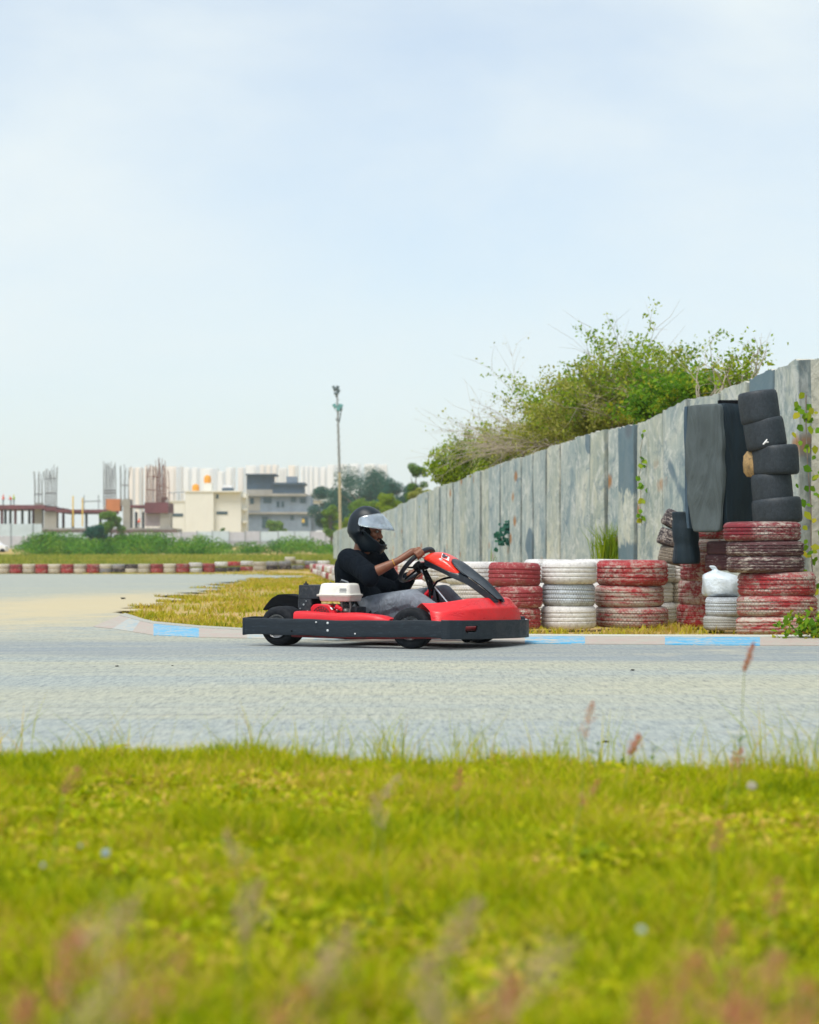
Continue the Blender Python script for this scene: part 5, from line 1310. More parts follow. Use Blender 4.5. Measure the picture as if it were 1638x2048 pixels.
# distant trees
def tree(name, label, px, pybase, Y, wpx, top, m, seed, trunk=True, dens=1.0, lsz=None, group=None, rows=None):
    rg = random.Random(seed); z0 = terrain((px-CX)/F*Y, Y); s = F / Y; base = Vector(((px - CX)/s, Y, z0)); root = empty(name, base, 0, label, 'tree' if trunk else 'bush', group)
    H_ = EYE - (top - HZ)/s - z0; w_ = wpx / s / 2
    b = MB(); b.tube([(0,0,-.3), (w_*.04, 0, H_*.3), (-w_*.05, w_*.05, H_*.62), (0, 0, H_*.85)], [H_*.030+.02, H_*.024+.015, H_*.014+.01, .01], 7)
    for k in range(7):
        a = rg.uniform(0, 6.28); z = H_*rg.uniform(.3,.6); e = Vector((math.cos(a)*w_*.6, math.sin(a)*w_*.6, z + H_*.25)); b.tube([(0,0,z), e*.5 + Vector((0,0,z*.5)), e], [H_*.012+.01, H_*.008+.006, .006], 5)
    b.build('trunk', M_BARK, root)
    cs, rs = [], []; lo = .30 if trunk else .12
    for k in range(40):
        t = rg.random(); zz = lerp(lo, .93, t); rr = w_ * (math.sin(PI * min(1, .12 + .82*(zz - lo)/(1 - lo))) ** .6) * rg.uniform(.3, .95); a = rg.uniform(0, 6.28)
        cs.append((math.cos(a)*rr*.8, math.sin(a)*rr*.8, zz*H_)); q_ = w_ * rg.uniform(.20, .36); rs.append((q_, q_, min(q_*.8, H_*.16)))
    sz = lsz or max(.05, 1.5 / s)
    area = sum(r[0]*r[2] for r in rs); n = int(min(30000, dens * 11 * area / (sz*sz)))
    v, f = leaves(cs, rs, n, sz, .7); np_mesh('crown', v, f, 4, m, root); return root
tree('tree', 'broad dark bluish-green tree standing right behind the light mast', 722, 1075, 330, 175, 938, M_DG, 11)
tree('tree', 'dark blue-green tree left of the tall mast, lower crown', 668, 1075, 340, 110, 972, M_DG, 12)
tree('tree', 'dark green tree right of the broad bluish one, toward the wall', 795, 1070, 300, 110, 958, M_DG, 13)
tree('tree', 'small round-topped green tree sticking out above the far wall end', 832, 1060, 150, 62, 918, M_MG, 14)
tree('tree', 'pale olive tree crown under the round-topped tree beside the wall', 838, 1060, 130, 70, 964, M_OL, 15)
tree('tree', 'light green tree just behind the wall left of the olive one', 775, 1060, 170, 80, 985, M_YG, 16)
tree('tree', 'mid-green tree directly behind the driver helmet', 728, 1065, 200, 80, 995, M_MG, 17)
tree('tree', 'green tree at the foot of the light mast, left side', 662, 1070, 230, 46, 1008, M_MG, 18)
tree('tree', 'yellow-green tree touching the end of the wall behind the mast foot', 692, 1075, 190, 44, 1030, M_YG, 19)
tree('bush', 'big dark green bush in front of the construction site', 222, 1085, 215, 66, 1020, M_MG, 20, False)
tree('bush', 'round dark green bush at the fence left of the tall bush', 193, 1088, 210, 60, 1052, M_DG, 21, False)
tree('bush', 'small bush in front of the grey building window', 549, 1070, 310, 52, 1042, M_MG, 22, False)
tree('bush', 'tiny bush peeking over the fence below the cream building', 447, 1068, 320, 22, 1054, M_MG, 23, False)
tree('bush', 'tall weedy bush at the left part of the weed band', 92, 1100, 180, 44, 1072, M_MG, 24, False)

# ------------------------------------------------------------------ pink grass plumes and leafy stalks in the verge
M_PINK = leaf_mat('pink_seed_heads', [(.50,.15,.08), (.60,.24,.13), (.68,.38,.24)], .5, 20)
M_TAN = leaf_mat('tan_seed_heads', [(.42,.30,.13), (.58,.42,.24), (.70,.52,.36)], .5, 20)
M_STALK = mat('green_stalk', (.22,.26,.04), .8, var=.3)
def plume(px, py, Y, ln, ang, m, label, fat=.010, z_base=0, group='pink grass seed heads'):
    tip = W(px, py, Y); d = Vector((math.sin(ang), .1, math.cos(ang))); mid = tip - d * ln
    root = empty('grass_plume', (mid.x - d.x*.05, Y - .02, 0), 0, label, 'grass plume', group); o_ = Vector(root.location)
    b = MB(); b.tube([Vector((0,0,0)), (mid - o_)*.6, mid - o_, tip - o_], [.0012,.0011,.001,.0006], 5, False); b.build('stem', M_STALK, root)
    n = 170 if Y < 2.2 else 200 if Y > 4.6 else 80; t = RNG.random(n); prof = np.sin(np.clip(t*1.0+.06, 0, 1)*np.pi)**.7 * fat; P = np.array(mid - o_)[None] + np.array(tip - mid)[None] * t[:, None] + RNG.normal(size=(n, 3)) * prof[:, None] * .95
    a = RNG.normal(size=(n, 3)) * .4 + np.array(d)[None]; a /= np.linalg.norm(a, axis=1)[:, None]; c = np.cross(a, RNG.normal(size=(n, 3))); c /= np.linalg.norm(c, axis=1)[:, None]; s = .0045
    v = np.stack([P - a*s, P + c*s*.35, P + a*s, P - c*s*.35], 1).reshape(-1, 3); np_mesh('seed_head', v, np.arange(n*4).reshape(n, 4), 4, m, root)
PL = [(1508,1284,5.0,.075,.35,M_PINK,.0045,'pink seed head standing highest, in front of the kerb at the right'),
 (1186,1402,4.3,.075,.25,M_PINK,.007,'faint pink seed head over the asphalt, right of centre'),
 (1280,1470,4.9,.05,.5,M_PINK,.008,'short pink seed head beside the leafy sprig at the lawn edge'),
 (1484,1498,4.6,.05,.5,M_PINK,.009,'pinkish seed head in the tall grass at the right lawn edge'),
 (920,1535,4.4,.05,.1,M_PINK,.008,'pale pink seed head low at the lawn edge near the centre'),
 (160,1535,3.6,.05,.6,M_PINK,.008,'reddish seed head in the lawn at the far left'),
 (1200,1560,3.9,.06,.7,M_PINK,.008,'slanting reddish seed head in the lawn right of centre'),
 (800,1550,3.7,.05,.7,M_TAN,.008,'tan seed head in the lawn just left of centre'),
 (1440,1640,3.0,.045,.2,M_PINK,.008,'small red seed head in the right part of the lawn'),
 (1560,1755,2.7,.05,.2,M_PINK,.008,'pink seed head near the right edge of the lawn'),
 (745,1590,3.2,.05,-.3,M_TAN,.008,'tan seed head left of the lawn centre'),
 (1450,1842,1.75,.085,.0,M_PINK,.019,'large blurred pink seed head in the lower right'),
 (1400,1905,1.65,.07,.4,M_PINK,.014,'blurred pink seed head left of the large one'),
 (1560,1900,1.6,.08,.35,M_PINK,.014,'blurred slanting red seed head right of the large one'),
 (1150,1880,1.6,.08,.9,M_TAN,.014,'large blurred tan seed head bending right, lower centre'),
 (1040,1960,1.5,.07,.6,M_PINK,.014,'blurred tan-pink seed head at the bottom centre'),
 (1300,1985,1.5,.07,.3,M_PINK,.013,'blurred pink seed head at the bottom right of centre'),
 (270,1805,1.8,.06,.9,M_TAN,.014,'blurred cream seed head in the lower left lawn'),
 (380,1900,1.6,.07,.8,M_PINK,.015,'blurred pink seed head in the lower left'),
 (250,1930,1.55,.09,.55,M_TAN,.015,'blurred tan seed head bending right at the bottom left'),
 (150,1860,1.7,.06,.2,M_PINK,.012,'faint reddish seed head near the bottom left corner'),
 (520,1760,2.1,.06,.3,M_TAN,.011,'blurred tan seed head left of the lawn middle'),
 (700,1860,1.8,.06,.5,M_TAN,.011,'blurred tan seed head below the lawn middle'),
 (1620,1960,1.5,.07,.2,M_PINK,.013,'blurred reddish seed head at the bottom right corner')]
PL += [(620,1975,1.5,.07,.5,M_PINK,.015,'blurred pinkish seed head at the bottom left of centre'),(850,1905,1.6,.06,-.2,M_TAN,.014,'blurred tan seed head in the lower centre of the lawn'),(60,1990,1.5,.06,.4,M_PINK,.014,'blurred reddish seed head in the bottom left corner'),(1480,2010,1.45,.07,.1,M_PINK,.015,'blurred pink seed head at the very bottom right'),(960,1800,2.0,.06,.6,M_TAN,.010,'faint tan seed head right of the lawn middle'),(450,1660,2.7,.05,-.4,M_TAN,.009,'faint tan seed head in the left half of the lawn')]
for px, py, Y, ln, an, m_, fat, lb in PL: plume(px, py, Y, ln, an, m_, lb, fat)
# leafy sprigs at the edge of the asphalt
def sprig(px, py, Y, h, n, label, seed):
    tip = W(px, py, Y); rg = random.Random(seed); root = empty('leafy_sprig', (tip.x, Y, 0), 0, label, 'sprig', 'leafy sprigs at the lawn edge'); b = MB(); z = tip.z
    b.tube([(0,0,0), (.004,0,z*.5), (0,0,z)], [.0016,.0013,.0008], 5, False); b.build('stem', M_STALK, root); b = MB()
    for k in range(n):
        t = rg.uniform(.45, 1); p = Vector((0,0,z*t)); a = rg.uniform(0, 6.28); u = Vector((math.cos(a), math.sin(a)*.7, rg.uniform(-.1,.5))).normalized(); w_ = u.cross(Vector((0,0,1))).normalized(); L = h*rg.uniform(.6,1.2)
        b.add([p, p + u*L*.35 + w_*L*.22, p + u*L*.7 + w_*L*.2, p + u*L, p + u*L*.7 - w_*L*.2, p + u*L*.35 - w_*L*.22], [(0,1,2,3,4,5)])
    b.build('leaves', M_BROAD, root, smooth=False)
sprig(858,1480,5.5,.022,9,'small leafy sprig rising from the lawn edge in the centre',1); sprig(1196,1482,5.45,.030,8,'leafy sprig with two slanted leaves at the lawn edge right of centre',2); sprig(1304,1484,5.4,.022,10,'low leafy sprig beside the short pink seed head',3); sprig(1478,1470,5.3,.028,12,'bright leafy sprig in the tall grass at the right',4); sprig(1245,1510,5.4,.02,9,'tiny sprig between the two larger ones right of centre',5)
# litter in the lawn
for px, py, Y, r, c, lb in [(212,1706,3.2,.0065,(.35,.45,.55),'pale blue scrap of litter lying in the lawn at the left'),(160,1692,3.3,.0035,(.45,.43,.43),'tiny white scrap left of the pale blue one'),(86,1731,3.1,.0035,(.45,.43,.43),'tiny pale scrap nearest the left edge'),(1283,1860,2.35,.004,(.5,.58,.6),'small white scrap in the lower right lawn'),(1504,1572,4.2,.010,(.42,.38,.3),'pale dry clod near the right end of the lawn')]:
    p = W(px, py, Y); b = MB(); pts = [Vector((math.cos(a)*r*random.uniform(.7,1.2), random.uniform(-.3,.3)*r, math.sin(a)*r*random.uniform(.7,1.2))) for a in [k*2*PI/9 for k in range(9)]]
    b.rings([[q + Vector((0,.004,0)) for q in pts], [q*1.1 for q in pts], [q*.8 + Vector((0,-.004,.001)) for q in pts]], True)
    p.z = max(.03, p.z); o = b.build('paper_scrap', mat('scrap_%d' % px, c, .6, var=.1), loc=p); tag(o, lb, 'litter')
# small stones on the track
for px, py, r, lb in [(1212,1485,.009,'dark pebble on the asphalt near the leafy sprig'),(1265,1341,.009,'small dark stone lying on the track right of centre'),(234,1333,.009,'small dark stone lying on the track left of centre'),(345,1332,.006,'tiny stone on the track below the kart tail'),(246,1198,.03,'dark flat stone on the dusty asphalt by the infield')]:
    p = G(px, py); b = MB(); b.ell((0,0,0), (r*1.3, r, r*.5), nu=8, nv=5); b.v = [tuple(Vector(v) * random.uniform(.8,1.2)) for v in b.v]; tag(b.build('stone', M_BLK, loc=(p.x, p.y, r*.3)), lb, 'stone')
# ------------------------------------------------------------------ beyond the track: fence, buildings, site, towers, mast
def bmat(name, c, var=.10, sc=.25, dirt=None, rough=.85):
    m = NT(name); p = m.pos(); n = m.noise(sc, 6, .65, p); s = m.noise(sc*3, 6, .7, m.mapping(p, (1, 1, .12)), dist=.5)
    cc = m.ramp(n, [(.3, tuple(x*(1-var) for x in c)), (.7, tuple(x*(1+var) for x in c))])
    d = dirt or tuple(x*.55 for x in c); cc = m.mix(m.ramp(s, [(.55, 0.0), (.75, .5)]), cc, d); m.principled(cc, rough); return m.m
M_SHEET = bmat('pale_sheet_metal', (.52,.60,.64), .12, .8); M_POST = bmat('fence_post', (.25,.28,.30))
M_CONC = bmat('raw_concrete', (.33,.31,.27), .2); M_CREAMW = bmat('cream_wall', (.74,.72,.64), .04, .2, (.60,.56,.48)); M_GREYW = bmat('grey_render', (.20,.25,.31), .2, .5)
M_GLASS = mat('dark_glass', (.03,.07,.09), .2); M_TANK = bmat('orange_tank', (.80,.33,.02), .08); M_FORM = bmat('maroon_formwork', (.15,.045,.055), .3); M_REBAR = mat('rebar', (.10,.085,.08), .8); M_RUST = mat('rusty_rebar', (.20,.08,.06), .8)
M_BRICK = bmat('orange_brick', (.48,.17,.06), .2); M_YEL = mat('yellow_prop', (.75,.50,.06), .6); M_TOWER = bmat('tower_white', (.86,.83,.80), .04, .02, (.80,.74,.70)); M_TOWERP = bmat('tower_peach', (.84,.74,.66), .05, .02, (.8,.7,.6)); M_TWIN = mat('tower_window', (.68,.69,.71), .5, var=.1); M_WHITE = mat('white_paint', (.8,.8,.8), .5, var=.05); M_DARK = mat('dark_board', (.07,.085,.10), .8); M_ROOFB = bmat('dark_blue_grey_block', (.055,.09,.13), .2)  # site boards are a plain dark blue-grey

# sheet metal fence along the back
fen = empty('sheet_fence', W(340, 1085, 285), 0, 'long pale blue-grey sheet metal fence behind the weeds', 'fence'); fen.location.z = 0; fo = Vector(fen.location)
px = 130; Yf = 285.0; rg = random.Random(4); M_SH2 = bmat('blue_sheet_metal', (.40,.52,.62), .1, .8); M_SH3 = bmat('grey_sheet_metal', (.50,.50,.54), .1, .8)
while px < 668:
    wpx = rg.uniform(30, 37); Y = Yf; x0, x1 = (px - CX)/F*Y, (px + wpx - CX)/F*Y; zt_ = EYE + (HZ - (1063 + rg.uniform(-1.2,1.2) + (3 if px < 330 else 0)))/F*Y; z0 = 1.9
    b = MB(); n = 14; rows = [[Vector((lerp(x0, x1 - .05, i/n), Y + .05*math.sin(i*PI), z)) - fo for i in range(n+1)] for z in (z0, zt_)]
    rows = [[p + Vector((0, .06*(k % 2), 0)) for k, p in enumerate(r)] for r in rows]; b.grid(rows); b.build('panel', [M_SHEET, M_SH2, M_SH3, M_SHEET][rg.randint(0,3)], fen, smooth=False, solid=.01)
    b = MB(); b.box(Vector((x0, Y - .06, (z0+zt_)/2)) - fo, (.10,.08, zt_ - z0 + .3)); b.build('post', M_POST, fen, smooth=False); px += wpx
b = MB(); b.box(Vector(((-40.0), Yf - .1, EYE + (HZ-1083)/F*Yf)) - fo, (56, .06, .10)); b.build('rail', M_POST, fen, smooth=False)
fen2 = empty('sheet_fence', ((-20-CX)/F*250, 250, 0), 0, 'whitish sheet fence panels at the far left below the construction deck', 'fence'); fo = Vector(fen2.location)
for k, (a, c) in enumerate([(-60,-20),(-20,22),(22,66),(66,84)]):
    Y = 250; zt_ = EYE + (HZ-1047)/F*Y; zm_ = EYE + (HZ-1072)/F*Y; b = MB(); b.box(Vector((((a+c)/2-CX)/F*Y, Y, (zt_+zm_)/2)) - fo, ((c-a)/F*Y - .06, .05, zt_-zm_ - .1)); b.build('panel', M_SHEET, fen2, smooth=False)
    b = MB(); b.box(Vector((((a+c)/2-CX)/F*Y, Y, (zm_+1.6)/2)) - fo, ((c-a)/F*Y - .06, .05, zm_-1.6)); b.build('panel', M_SH3, fen2, smooth=False)
    b = MB(); b.box(Vector(((a-CX)/F*Y, Y - .06, (zt_+1.6)/2)) - fo, (.12,.1,zt_-1.5)); b.build('post', M_POST, fen2, smooth=False)

def bbox(parent, name, px0, px1, py0, py1, Y, depth, m, o, bev=0):
    """box whose front face covers px0..px1, py0(top)..py1(bottom) at distance Y"""
    s = F / Y; x0, x1 = (px0-CX)/s, (px1-CX)/s; z1, z0 = EYE + (HZ-py0)/s, EYE + (HZ-py1)/s
    b = MB(); b.box(Vector(((x0+x1)/2, Y + depth/2, (z0+z1)/2)) - o, (x1-x0, depth, z1-z0)); return b.build(name, m, parent, smooth=False)
# cream building
Y = 400; cb = empty('building', ((415-CX)/F*Y, Y, 3), 0, 'cream-white flat-roofed building with few small windows and roof tanks', 'building'); o = Vector(cb.location)
wl = bbox(cb, 'wall', 370, 427, 984, 1096, Y, 9, M_CREAMW, o); bbox(cb, 'wall', 337, 369.6, 1003, 1096, Y + .5, 8, M_CREAMW, o); w3 = bbox(cb, 'wall', 427.5, 482, 984, 1096, Y + 1.2, 9, M_CREAMW, o)
bbox(cb, 'wall', 482.4, 492, 986, 1096, Y + 3, 6, M_CREAMW, o)
for a, c, t, u in ((345,366,1027,1033),): bbox(wl, 'window', a, c, t, u, Y + .4, .2, M_GLASS, o)
bbox(w3, 'window', 433, 455, 1023, 1029, Y + 1.1, .2, M_GLASS, o); bbox(w3, 'window', 432, 437, 989, 997, Y + 1.1, .2, M_GLASS, o)
bbox(cb, 'parapet', 369, 482, 981.5, 984, Y - .2, 9.6, M_CREAMW, o); bbox(cb, 'parapet', 336, 369, 1001, 1003, Y + .3, 8, M_CREAMW, o)
for k, z in enumerate((992, 1017, 1042)): bbox(cb, 'balcony', 485, 494, z, z+3.5, Y + 1.6, 2, M_CREAMW, o)
b = MB(); 
pp = [W(372,983,Y+2)-o, W(345,985,Y+2)-o]; b.tube([W(336,986,Y+1)-o, W(369,984,Y+1)-o], .09, 5); 
for px_ in (338, 348, 358): b.tube([W(px_,985.5,Y+1)-o, W(px_,1002,Y+1)-o], .07, 5)
b.build('railing', M_POST, cb)
b = MB(); t_ = W(418,979,Y+3)-o; bbox(cb, 'tank_stand', 408, 424, 966, 983, Y + 3, 2.0, M_CREAMW, o); bbox(cb, 'roof_unit', 444, 466, 976, 981.5, Y + 3, 2, M_ROOFB, o); bbox(cb, 'roof_unit', 446, 464, 970, 975.5, Y + 3.2, 1.5, M_WHITE, o)
for px_, py0, py1, lb in ((391.5, 968, 983, 'orange water tank on the cream roof, lower left one'), (415, 950, 966, 'orange water tank raised on a stand on the cream roof, higher one')):
    s = F/(Y+4); r_ = 7.0/s; h_ = (py1-py0)/s; p = W(px_, py1, Y + 4)
    b = MB(); b.lathe([(0,0),(r_,0),(r_*1.03,h_*.05),(r_,h_*.12),(r_*1.03,h_*.2),(r_,h_*.3),(r_*1.03,h_*.4),(r_,h_*.5),(r_*1.03,h_*.6),(r_,h_*.7),(r_*.8,h_*.86),(r_*.35,h_*.95),(r_*.35,h_),(0,h_)], 20)
    tag(b.build('water_tank', M_TANK, loc=p), lb, 'water tank', 'orange water tanks')
# grey building
Y = 420; gb = empty('building', ((560-CX)/F*Y, Y, 3), 0, 'grey concrete two-storey building with dark blue-grey roof rooms', 'building'); o = Vector(gb.location)
wl = bbox(gb, 'wall', 492, 622, 992, 1100, Y, 10, M_GREYW, o); bbox(gb, 'wall', 622.5, 652, 1012, 1100, Y + 1, 9, M_GREYW, o)
bbox(gb, 'roof_slab', 489, 612, 987, 992, Y - .8, 11.5, M_CONC, o); bbox(gb, 'floor_slab', 490, 650, 1024, 1028, Y - .6, 1.0, M_CONC, o)
bbox(gb, 'roof_room', 493, 545, 950, 987, Y + 2, 7, M_ROOFB, o); bbox(gb, 'roof_room', 545.5, 607, 969, 987, Y + 1, 7, M_ROOFB, o); bbox(gb, 'roof_cover', 491, 552, 947.5, 950, Y + 1, 9, M_ROOFB, o); bbox(gb, 'roof_cover', 544, 610, 965, 969, Y + .4, 9, M_ROOFB, o); bbox(gb, 'roof_room', 573, 594, 953, 965, Y + 4, 3, M_GREYW, o)
bbox(gb, 'parapet', 493, 545, 979, 987, Y + 1.2, .6, M_CONC, o)
for a, c, t, u in ((527,543,995,1006),(553,559,1003,1014),(563,568,1003,1014),(582,592,994,1004),(524,536,1033,1056),(581,588,1031,1040),(600,612,996,1006),(604,616,1034,1052),(500,508,996,1008)): bbox(wl, 'window', a, c, t, u, Y - .1, .2, M_GLASS, o)
bbox(gb, 'wall_patch', 495, 520, 994, 1022, Y - .05, .1, M_CONC, o); bbox(gb, 'door', 604, 609, 1038, 1045, Y - .12, .1, M_YEL, o)
# small far houses right of it
for i, (a, c, t, u, Yh, m_, lb) in enumerate([(598,622,990,1012,520,bmat('pink_wall',(.72,.62,.60)),'small pinkish-white house with pale roof right of the grey building'),(640,668,983,1022,560,bmat('pale_green_grey_wall',(.52,.56,.54)),'pale grey-green house left of the light mast'),(622,640,1000,1020,500,M_CREAMW,'tiny cream house between pink house and mast')]):
    hh = empty('house', ((((a+c)/2)-CX)/F*Yh, Yh, 3), 0, lb, 'house'); oo = Vector(hh.location); wl = bbox(hh, 'wall', a, c, t + 3, 1095, Yh, 8, m_, oo); bbox(hh, 'roof', a - 1.5, c + 1.5, t, t + 3, Yh - .6, 9, M_CONC, oo)
    for k in range(3): bbox(wl, 'window', a + 3 + k*(c-a-6)/3, a + 7 + k*(c-a-6)/3, t + 8, t + 13, Yh - .1, .2, M_GLASS, oo)
# white van roof behind the fence
vn = empty('van', ((643-CX)/F*300, 300, 2.7), 0, 'white van showing its roof above the fence near the mast', 'van'); oo = Vector(vn.location)
b = MB(); pr = [(-1.1,.3),(-1.1,1.95),(-.9,2.25),(.5,2.28),(.85,1.7),(1.15,1.45),(1.2,.3)]; b.rings([[Vector((x*.9,0,z)) for x,z in pr],[Vector((x*.9,1.7,z)) for x,z in pr]]); b.build('body', M_WHITE, vn, bevel=.05)
b = MB(); b.box((.1,-.01,1.7),(.9,.04,.42)); b.build('window', M_GLASS, vn)
for x_ in (-.6,.65):
    for y_ in (.05,1.6): b = MB(); b.lathe([(0,-.1),(.3,-.1),(.3,.1),(0,.1)], 16, 'Y', (x_,y_,.3)); b.build('wheel', M_BLK, vn)
wc = empty('car', ((-12-CX)/F*215, 215, terrain(0,215) - .25), 0, 'white car cut off by the left picture edge below the fence', 'car')
b = MB(); pr = [(-2.1,.3),(-2.1,.8),(-1.5,.95),(-1.0,1.4),(.4,1.42),(.9,1.0),(1.5,.88),(1.6,.3)]; b.rings([[Vector((x*.8,0,z)) for x,z in pr],[Vector((x*.8,1.6,z)) for x,z in pr]]); b.build('body', M_WHITE, wc, bevel=.05)
for x_ in (-1.1,.9): b = MB(); b.lathe([(0,-.1),(.3,-.1),(.3,.1),(0,.1)], 16, 'Y', (x_,.05,.3)); b.build('wheel', M_BLK, wc)
b = MB(); b.box((-.3,-.01,1.15),(1.1,.04,.32)); b.build('window', M_GLASS, wc)

# construction site
Y = 330; cs_ = empty('construction_building', ((170-CX)/F*Y, Y, 3), 0, 'unfinished concrete building with maroon formwork deck and bare columns', 'construction site'); o = Vector(cs_.location)
bbox(cs_, 'base_slab', 84, 345, 1056, 1063, Y - 1, 14, M_CONC, o); bbox(cs_, 'base_edge', 84, 352, 1059.5, 1066, Y - 1.4, .5, bmat('brown_edge', (.14,.09,.08), .2), o)
for a, c, t, u in ((-60,90,1010,1018),(112,215,1019,1025),(90,112,1014,1022)): bbox(cs_, 'deck', a, c, t, u, Y - 1, 13, M_FORM, o)
b = MB()
for k in range(24):
    a = -40 + k*10.5; p = W(a, 1018 + (5 if a > 95 else 0), Y + random.uniform(0, 8)); 
bbox(cs_, 'column', 88, 113, 1024, 1058, Y - .5, 2, M_CONC, o); bbox(cs_, 'column', 69, 84, 1006, 1058, Y + .5, 1.4, M_CONC, o); bbox(cs_, 'wall', 246, 260, 998, 1058, Y, 3, M_CONC, o); bbox(cs_, 'brick_panel', 212, 240, 998, 1022, Y - .4, 2.5, M_BRICK, o)
bbox(cs_, 'deck', 289, 336, 1005, 1026, Y - 1, 8, M_FORM, o); bbox(cs_, 'deck', 260, 290, 1010, 1015, Y, 8, M_FORM, o); bbox(cs_, 'wall', 290, 330, 1027, 1052, Y, 2, bmat('pinkish_grey_block', (.38,.31,.31), .2), o); bbox(cs_, 'wall', 320, 341, 1026, 1056, Y - .5, 3, M_CONC, o); bbox(cs_, 'panel', 322, 334, 994, 1010, Y + 1, 1, bmat('brown_board', (.16,.12,.11), .2), o)
for a in (3,10,20,30,44,58,66,126,145,172,200,272,286): bbox(cs_, 'prop_wall', a - 2, a + 2.4, 1017 if a < 80 else 1024, 1058, Y + random.uniform(0,5), .5, M_DARK if a % 3 else M_FORM, o)
for a, t in ((146,992),(165,996)):
    b = MB(); b.tube([W(a,1053,Y-2)-o, W(a,t,Y-2)-o], .12, 6); b.build('yellow_prop', M_YEL, cs_)
b = MB(); 
for a in (168,197): b.tube([W(a,1020,Y)-o, W(a,990,Y)-o], .08, 5)
b.tube([W(163,1003,Y)-o, W(202,1002,Y)-o], .10, 5); b.build('scaffold', M_POST, cs_)
def cage(px0, px1, top, bot, Y, n, m, label, lean=.6, bands=(.35,.7), seed=0):
    rg = random.Random(seed); rt = empty('rebar_column', W((px0+px1)/2, bot, Y), 0, label, 'rebar column', 'bare rebar columns'); oo = Vector(rt.location); b = MB(); w_ = (px1-px0)/F*Y; H_ = (bot-top)/F*Y
    for k in range(n):
        a = -w_/2 + w_*(k % (n//2)) / max(1, n//2 - 1); d = 0 if k < n//2 else .6; h_ = H_*rg.uniform(.86, 1.04); b.tube([(a, d, 0), (a + rg.gauss(0,.04), d, h_*.6), (a + rg.gauss(0,.12)*lean*2, d + rg.gauss(0,.1), h_)], .045, 4)
    for q in bands:
        z = H_*q; b.tube([(-w_/2,0,z),(w_/2,0,z),(w_/2,.6,z),(-w_/2,.6,z),(-w_/2,0,z)], .06, 4)
    for q in range(14): z = H_*(.04 + .055*q); b.tube([(-w_/2,0,z),(w_/2,0,z)], .02, 3)
    b.build('rebar', m, rt, smooth=False); bx = MB(); bx.box((0,.3,-.5),(w_*1.02,.7,1.0)); bx.build('concrete_stub', M_CONC, rt, smooth=False)
cage(69,84,943,1008,Y,6,M_REBAR,'thin leftmost rebar column on the construction deck',bands=(.3,))
cage(90,112,932,1016,Y,12,M_REBAR,'thick grey rebar column second from the left',seed=1)
cage(207,231,925,1012,Y,14,M_REBAR,'dark rebar column above the orange brick panel',seed=2,bands=(.3,.36))
cage(241,257,926,1000,Y,6,M_REBAR,'light grey rebar column right of the brick panel',seed=3,bands=(.4,))
cage(292,312,930,1006,Y,12,M_RUST,'rusty rebar column over the maroon formwork, left one',seed=4)
cage(314,330,918,1006,Y,14,M_RUST,'tallest rusty rebar column over the maroon formwork',seed=5,bands=(.2,.4))
cage(331,338,938,1000,Y,4,M_RUST,'thin rusty rebar column beside the cream building',seed=6,bands=(.4,))

# workers on the deck
def worker(px, py_feet, Y, top_m, hat_m, label, bend=0, face=1):
    b0 = W(px, py_feet, Y); rt = empty('person', b0, 0, label, 'person', None); h = 1.7; hip = Vector((0,0,.88)); ch = Vector((.12*face*bend + .02, 0, 1.30 - .1*bend)); hd = ch + Vector((.10*face*bend, 0, .30 - .06*bend))
    b = MB(); b.cap(hip, ch, .13, .15); b.ell(hd, (.085,.075,.11)); b.cap(ch, hd, .06, .05); b.ell(hd + Vector((.085*face,0,-.01)), .018)
    for s in (-1,1):
        sh = ch + Vector((0,.19*s,.06)); el_ = sh + Vector((.10*face,.05*s,-.26)); wr = el_ + Vector((.20*face,-.03*s,-.08)); b.cap(sh, el_, .05, .042); b.cap(el_, wr, .04, .028)
        for q in range(4): b.cap(wr + Vector((.03*face,(q-1.5)*.018,0)), wr + Vector((.11*face,(q-1.5)*.020,-.03)), .010, .008, 6)
        b.cap(wr, wr + Vector((.05*face,.0,0)), .03, .032); b.cap(wr + Vector((.02*face,.03*s,0)), wr + Vector((.07*face,.045*s,.01)), .011, .009, 6)
        kn = hip + Vector((.05*face, .11*s, -.43)); b.cap(hip + Vector((0,.09*s,0)), kn, .085, .058); b.cap(kn, Vector((0,.11*s,.07)), .055, .04); b.cap(Vector((-.03*face,.11*s,.05)), Vector((.15*face,.11*s,.04)), .045, .038)
    b.build('body', M_SKIN, rt, remesh=.018, sm=1)
    b = MB(); b.cap(hip + Vector((0,0,.05)), ch, .155, .175); b.cap(ch + Vector((0,-.14,.05)), ch + Vector((0,.14,.05)), .09, .09)
    for s in (-1,1): sh = ch + Vector((0,.19*s,.06)); b.cap(sh, sh + Vector((.10*face,.05*s,-.26)), .07, .055)
    b.build('vest', top_m, rt, remesh=.02, sm=1)
    b = MB()
    for s in (-1,1): kn = hip + Vector((.05*face,.11*s,-.43)); b.cap(hip + Vector((0,.08*s,0)), kn, .105, .075); b.cap(kn, Vector((0,.11*s,.10)), .07, .055)
    b.build('trousers', M_ROOFB, rt, remesh=.02, sm=1)
    b = MB(); b.lathe([(.0,.10),(.06,.09),(.10,.05),(.115,.0),(.15,-.01),(.15,-.02),(0,-.02)], 16, c=hd + Vector((0,0,.05))); b.build('hard_hat', hat_m, rt)
M_HIO = mat('orange_cloth', (.85,.10,.03), .8, var=.1); M_HIY = mat('lime_cloth', (.45,.65,.05), .8, var=.1); M_HATY = mat('yellow_hat', (.75,.60,.05), .5, var=.05)
worker(6, 1010, 329, M_HIO, M_HIO, 'site worker in orange standing at the far left edge of the deck', .2)
worker(28, 1010, 329, M_HIY, M_HATY, 'site worker in a lime vest on the deck, second from the left', .3, -1)
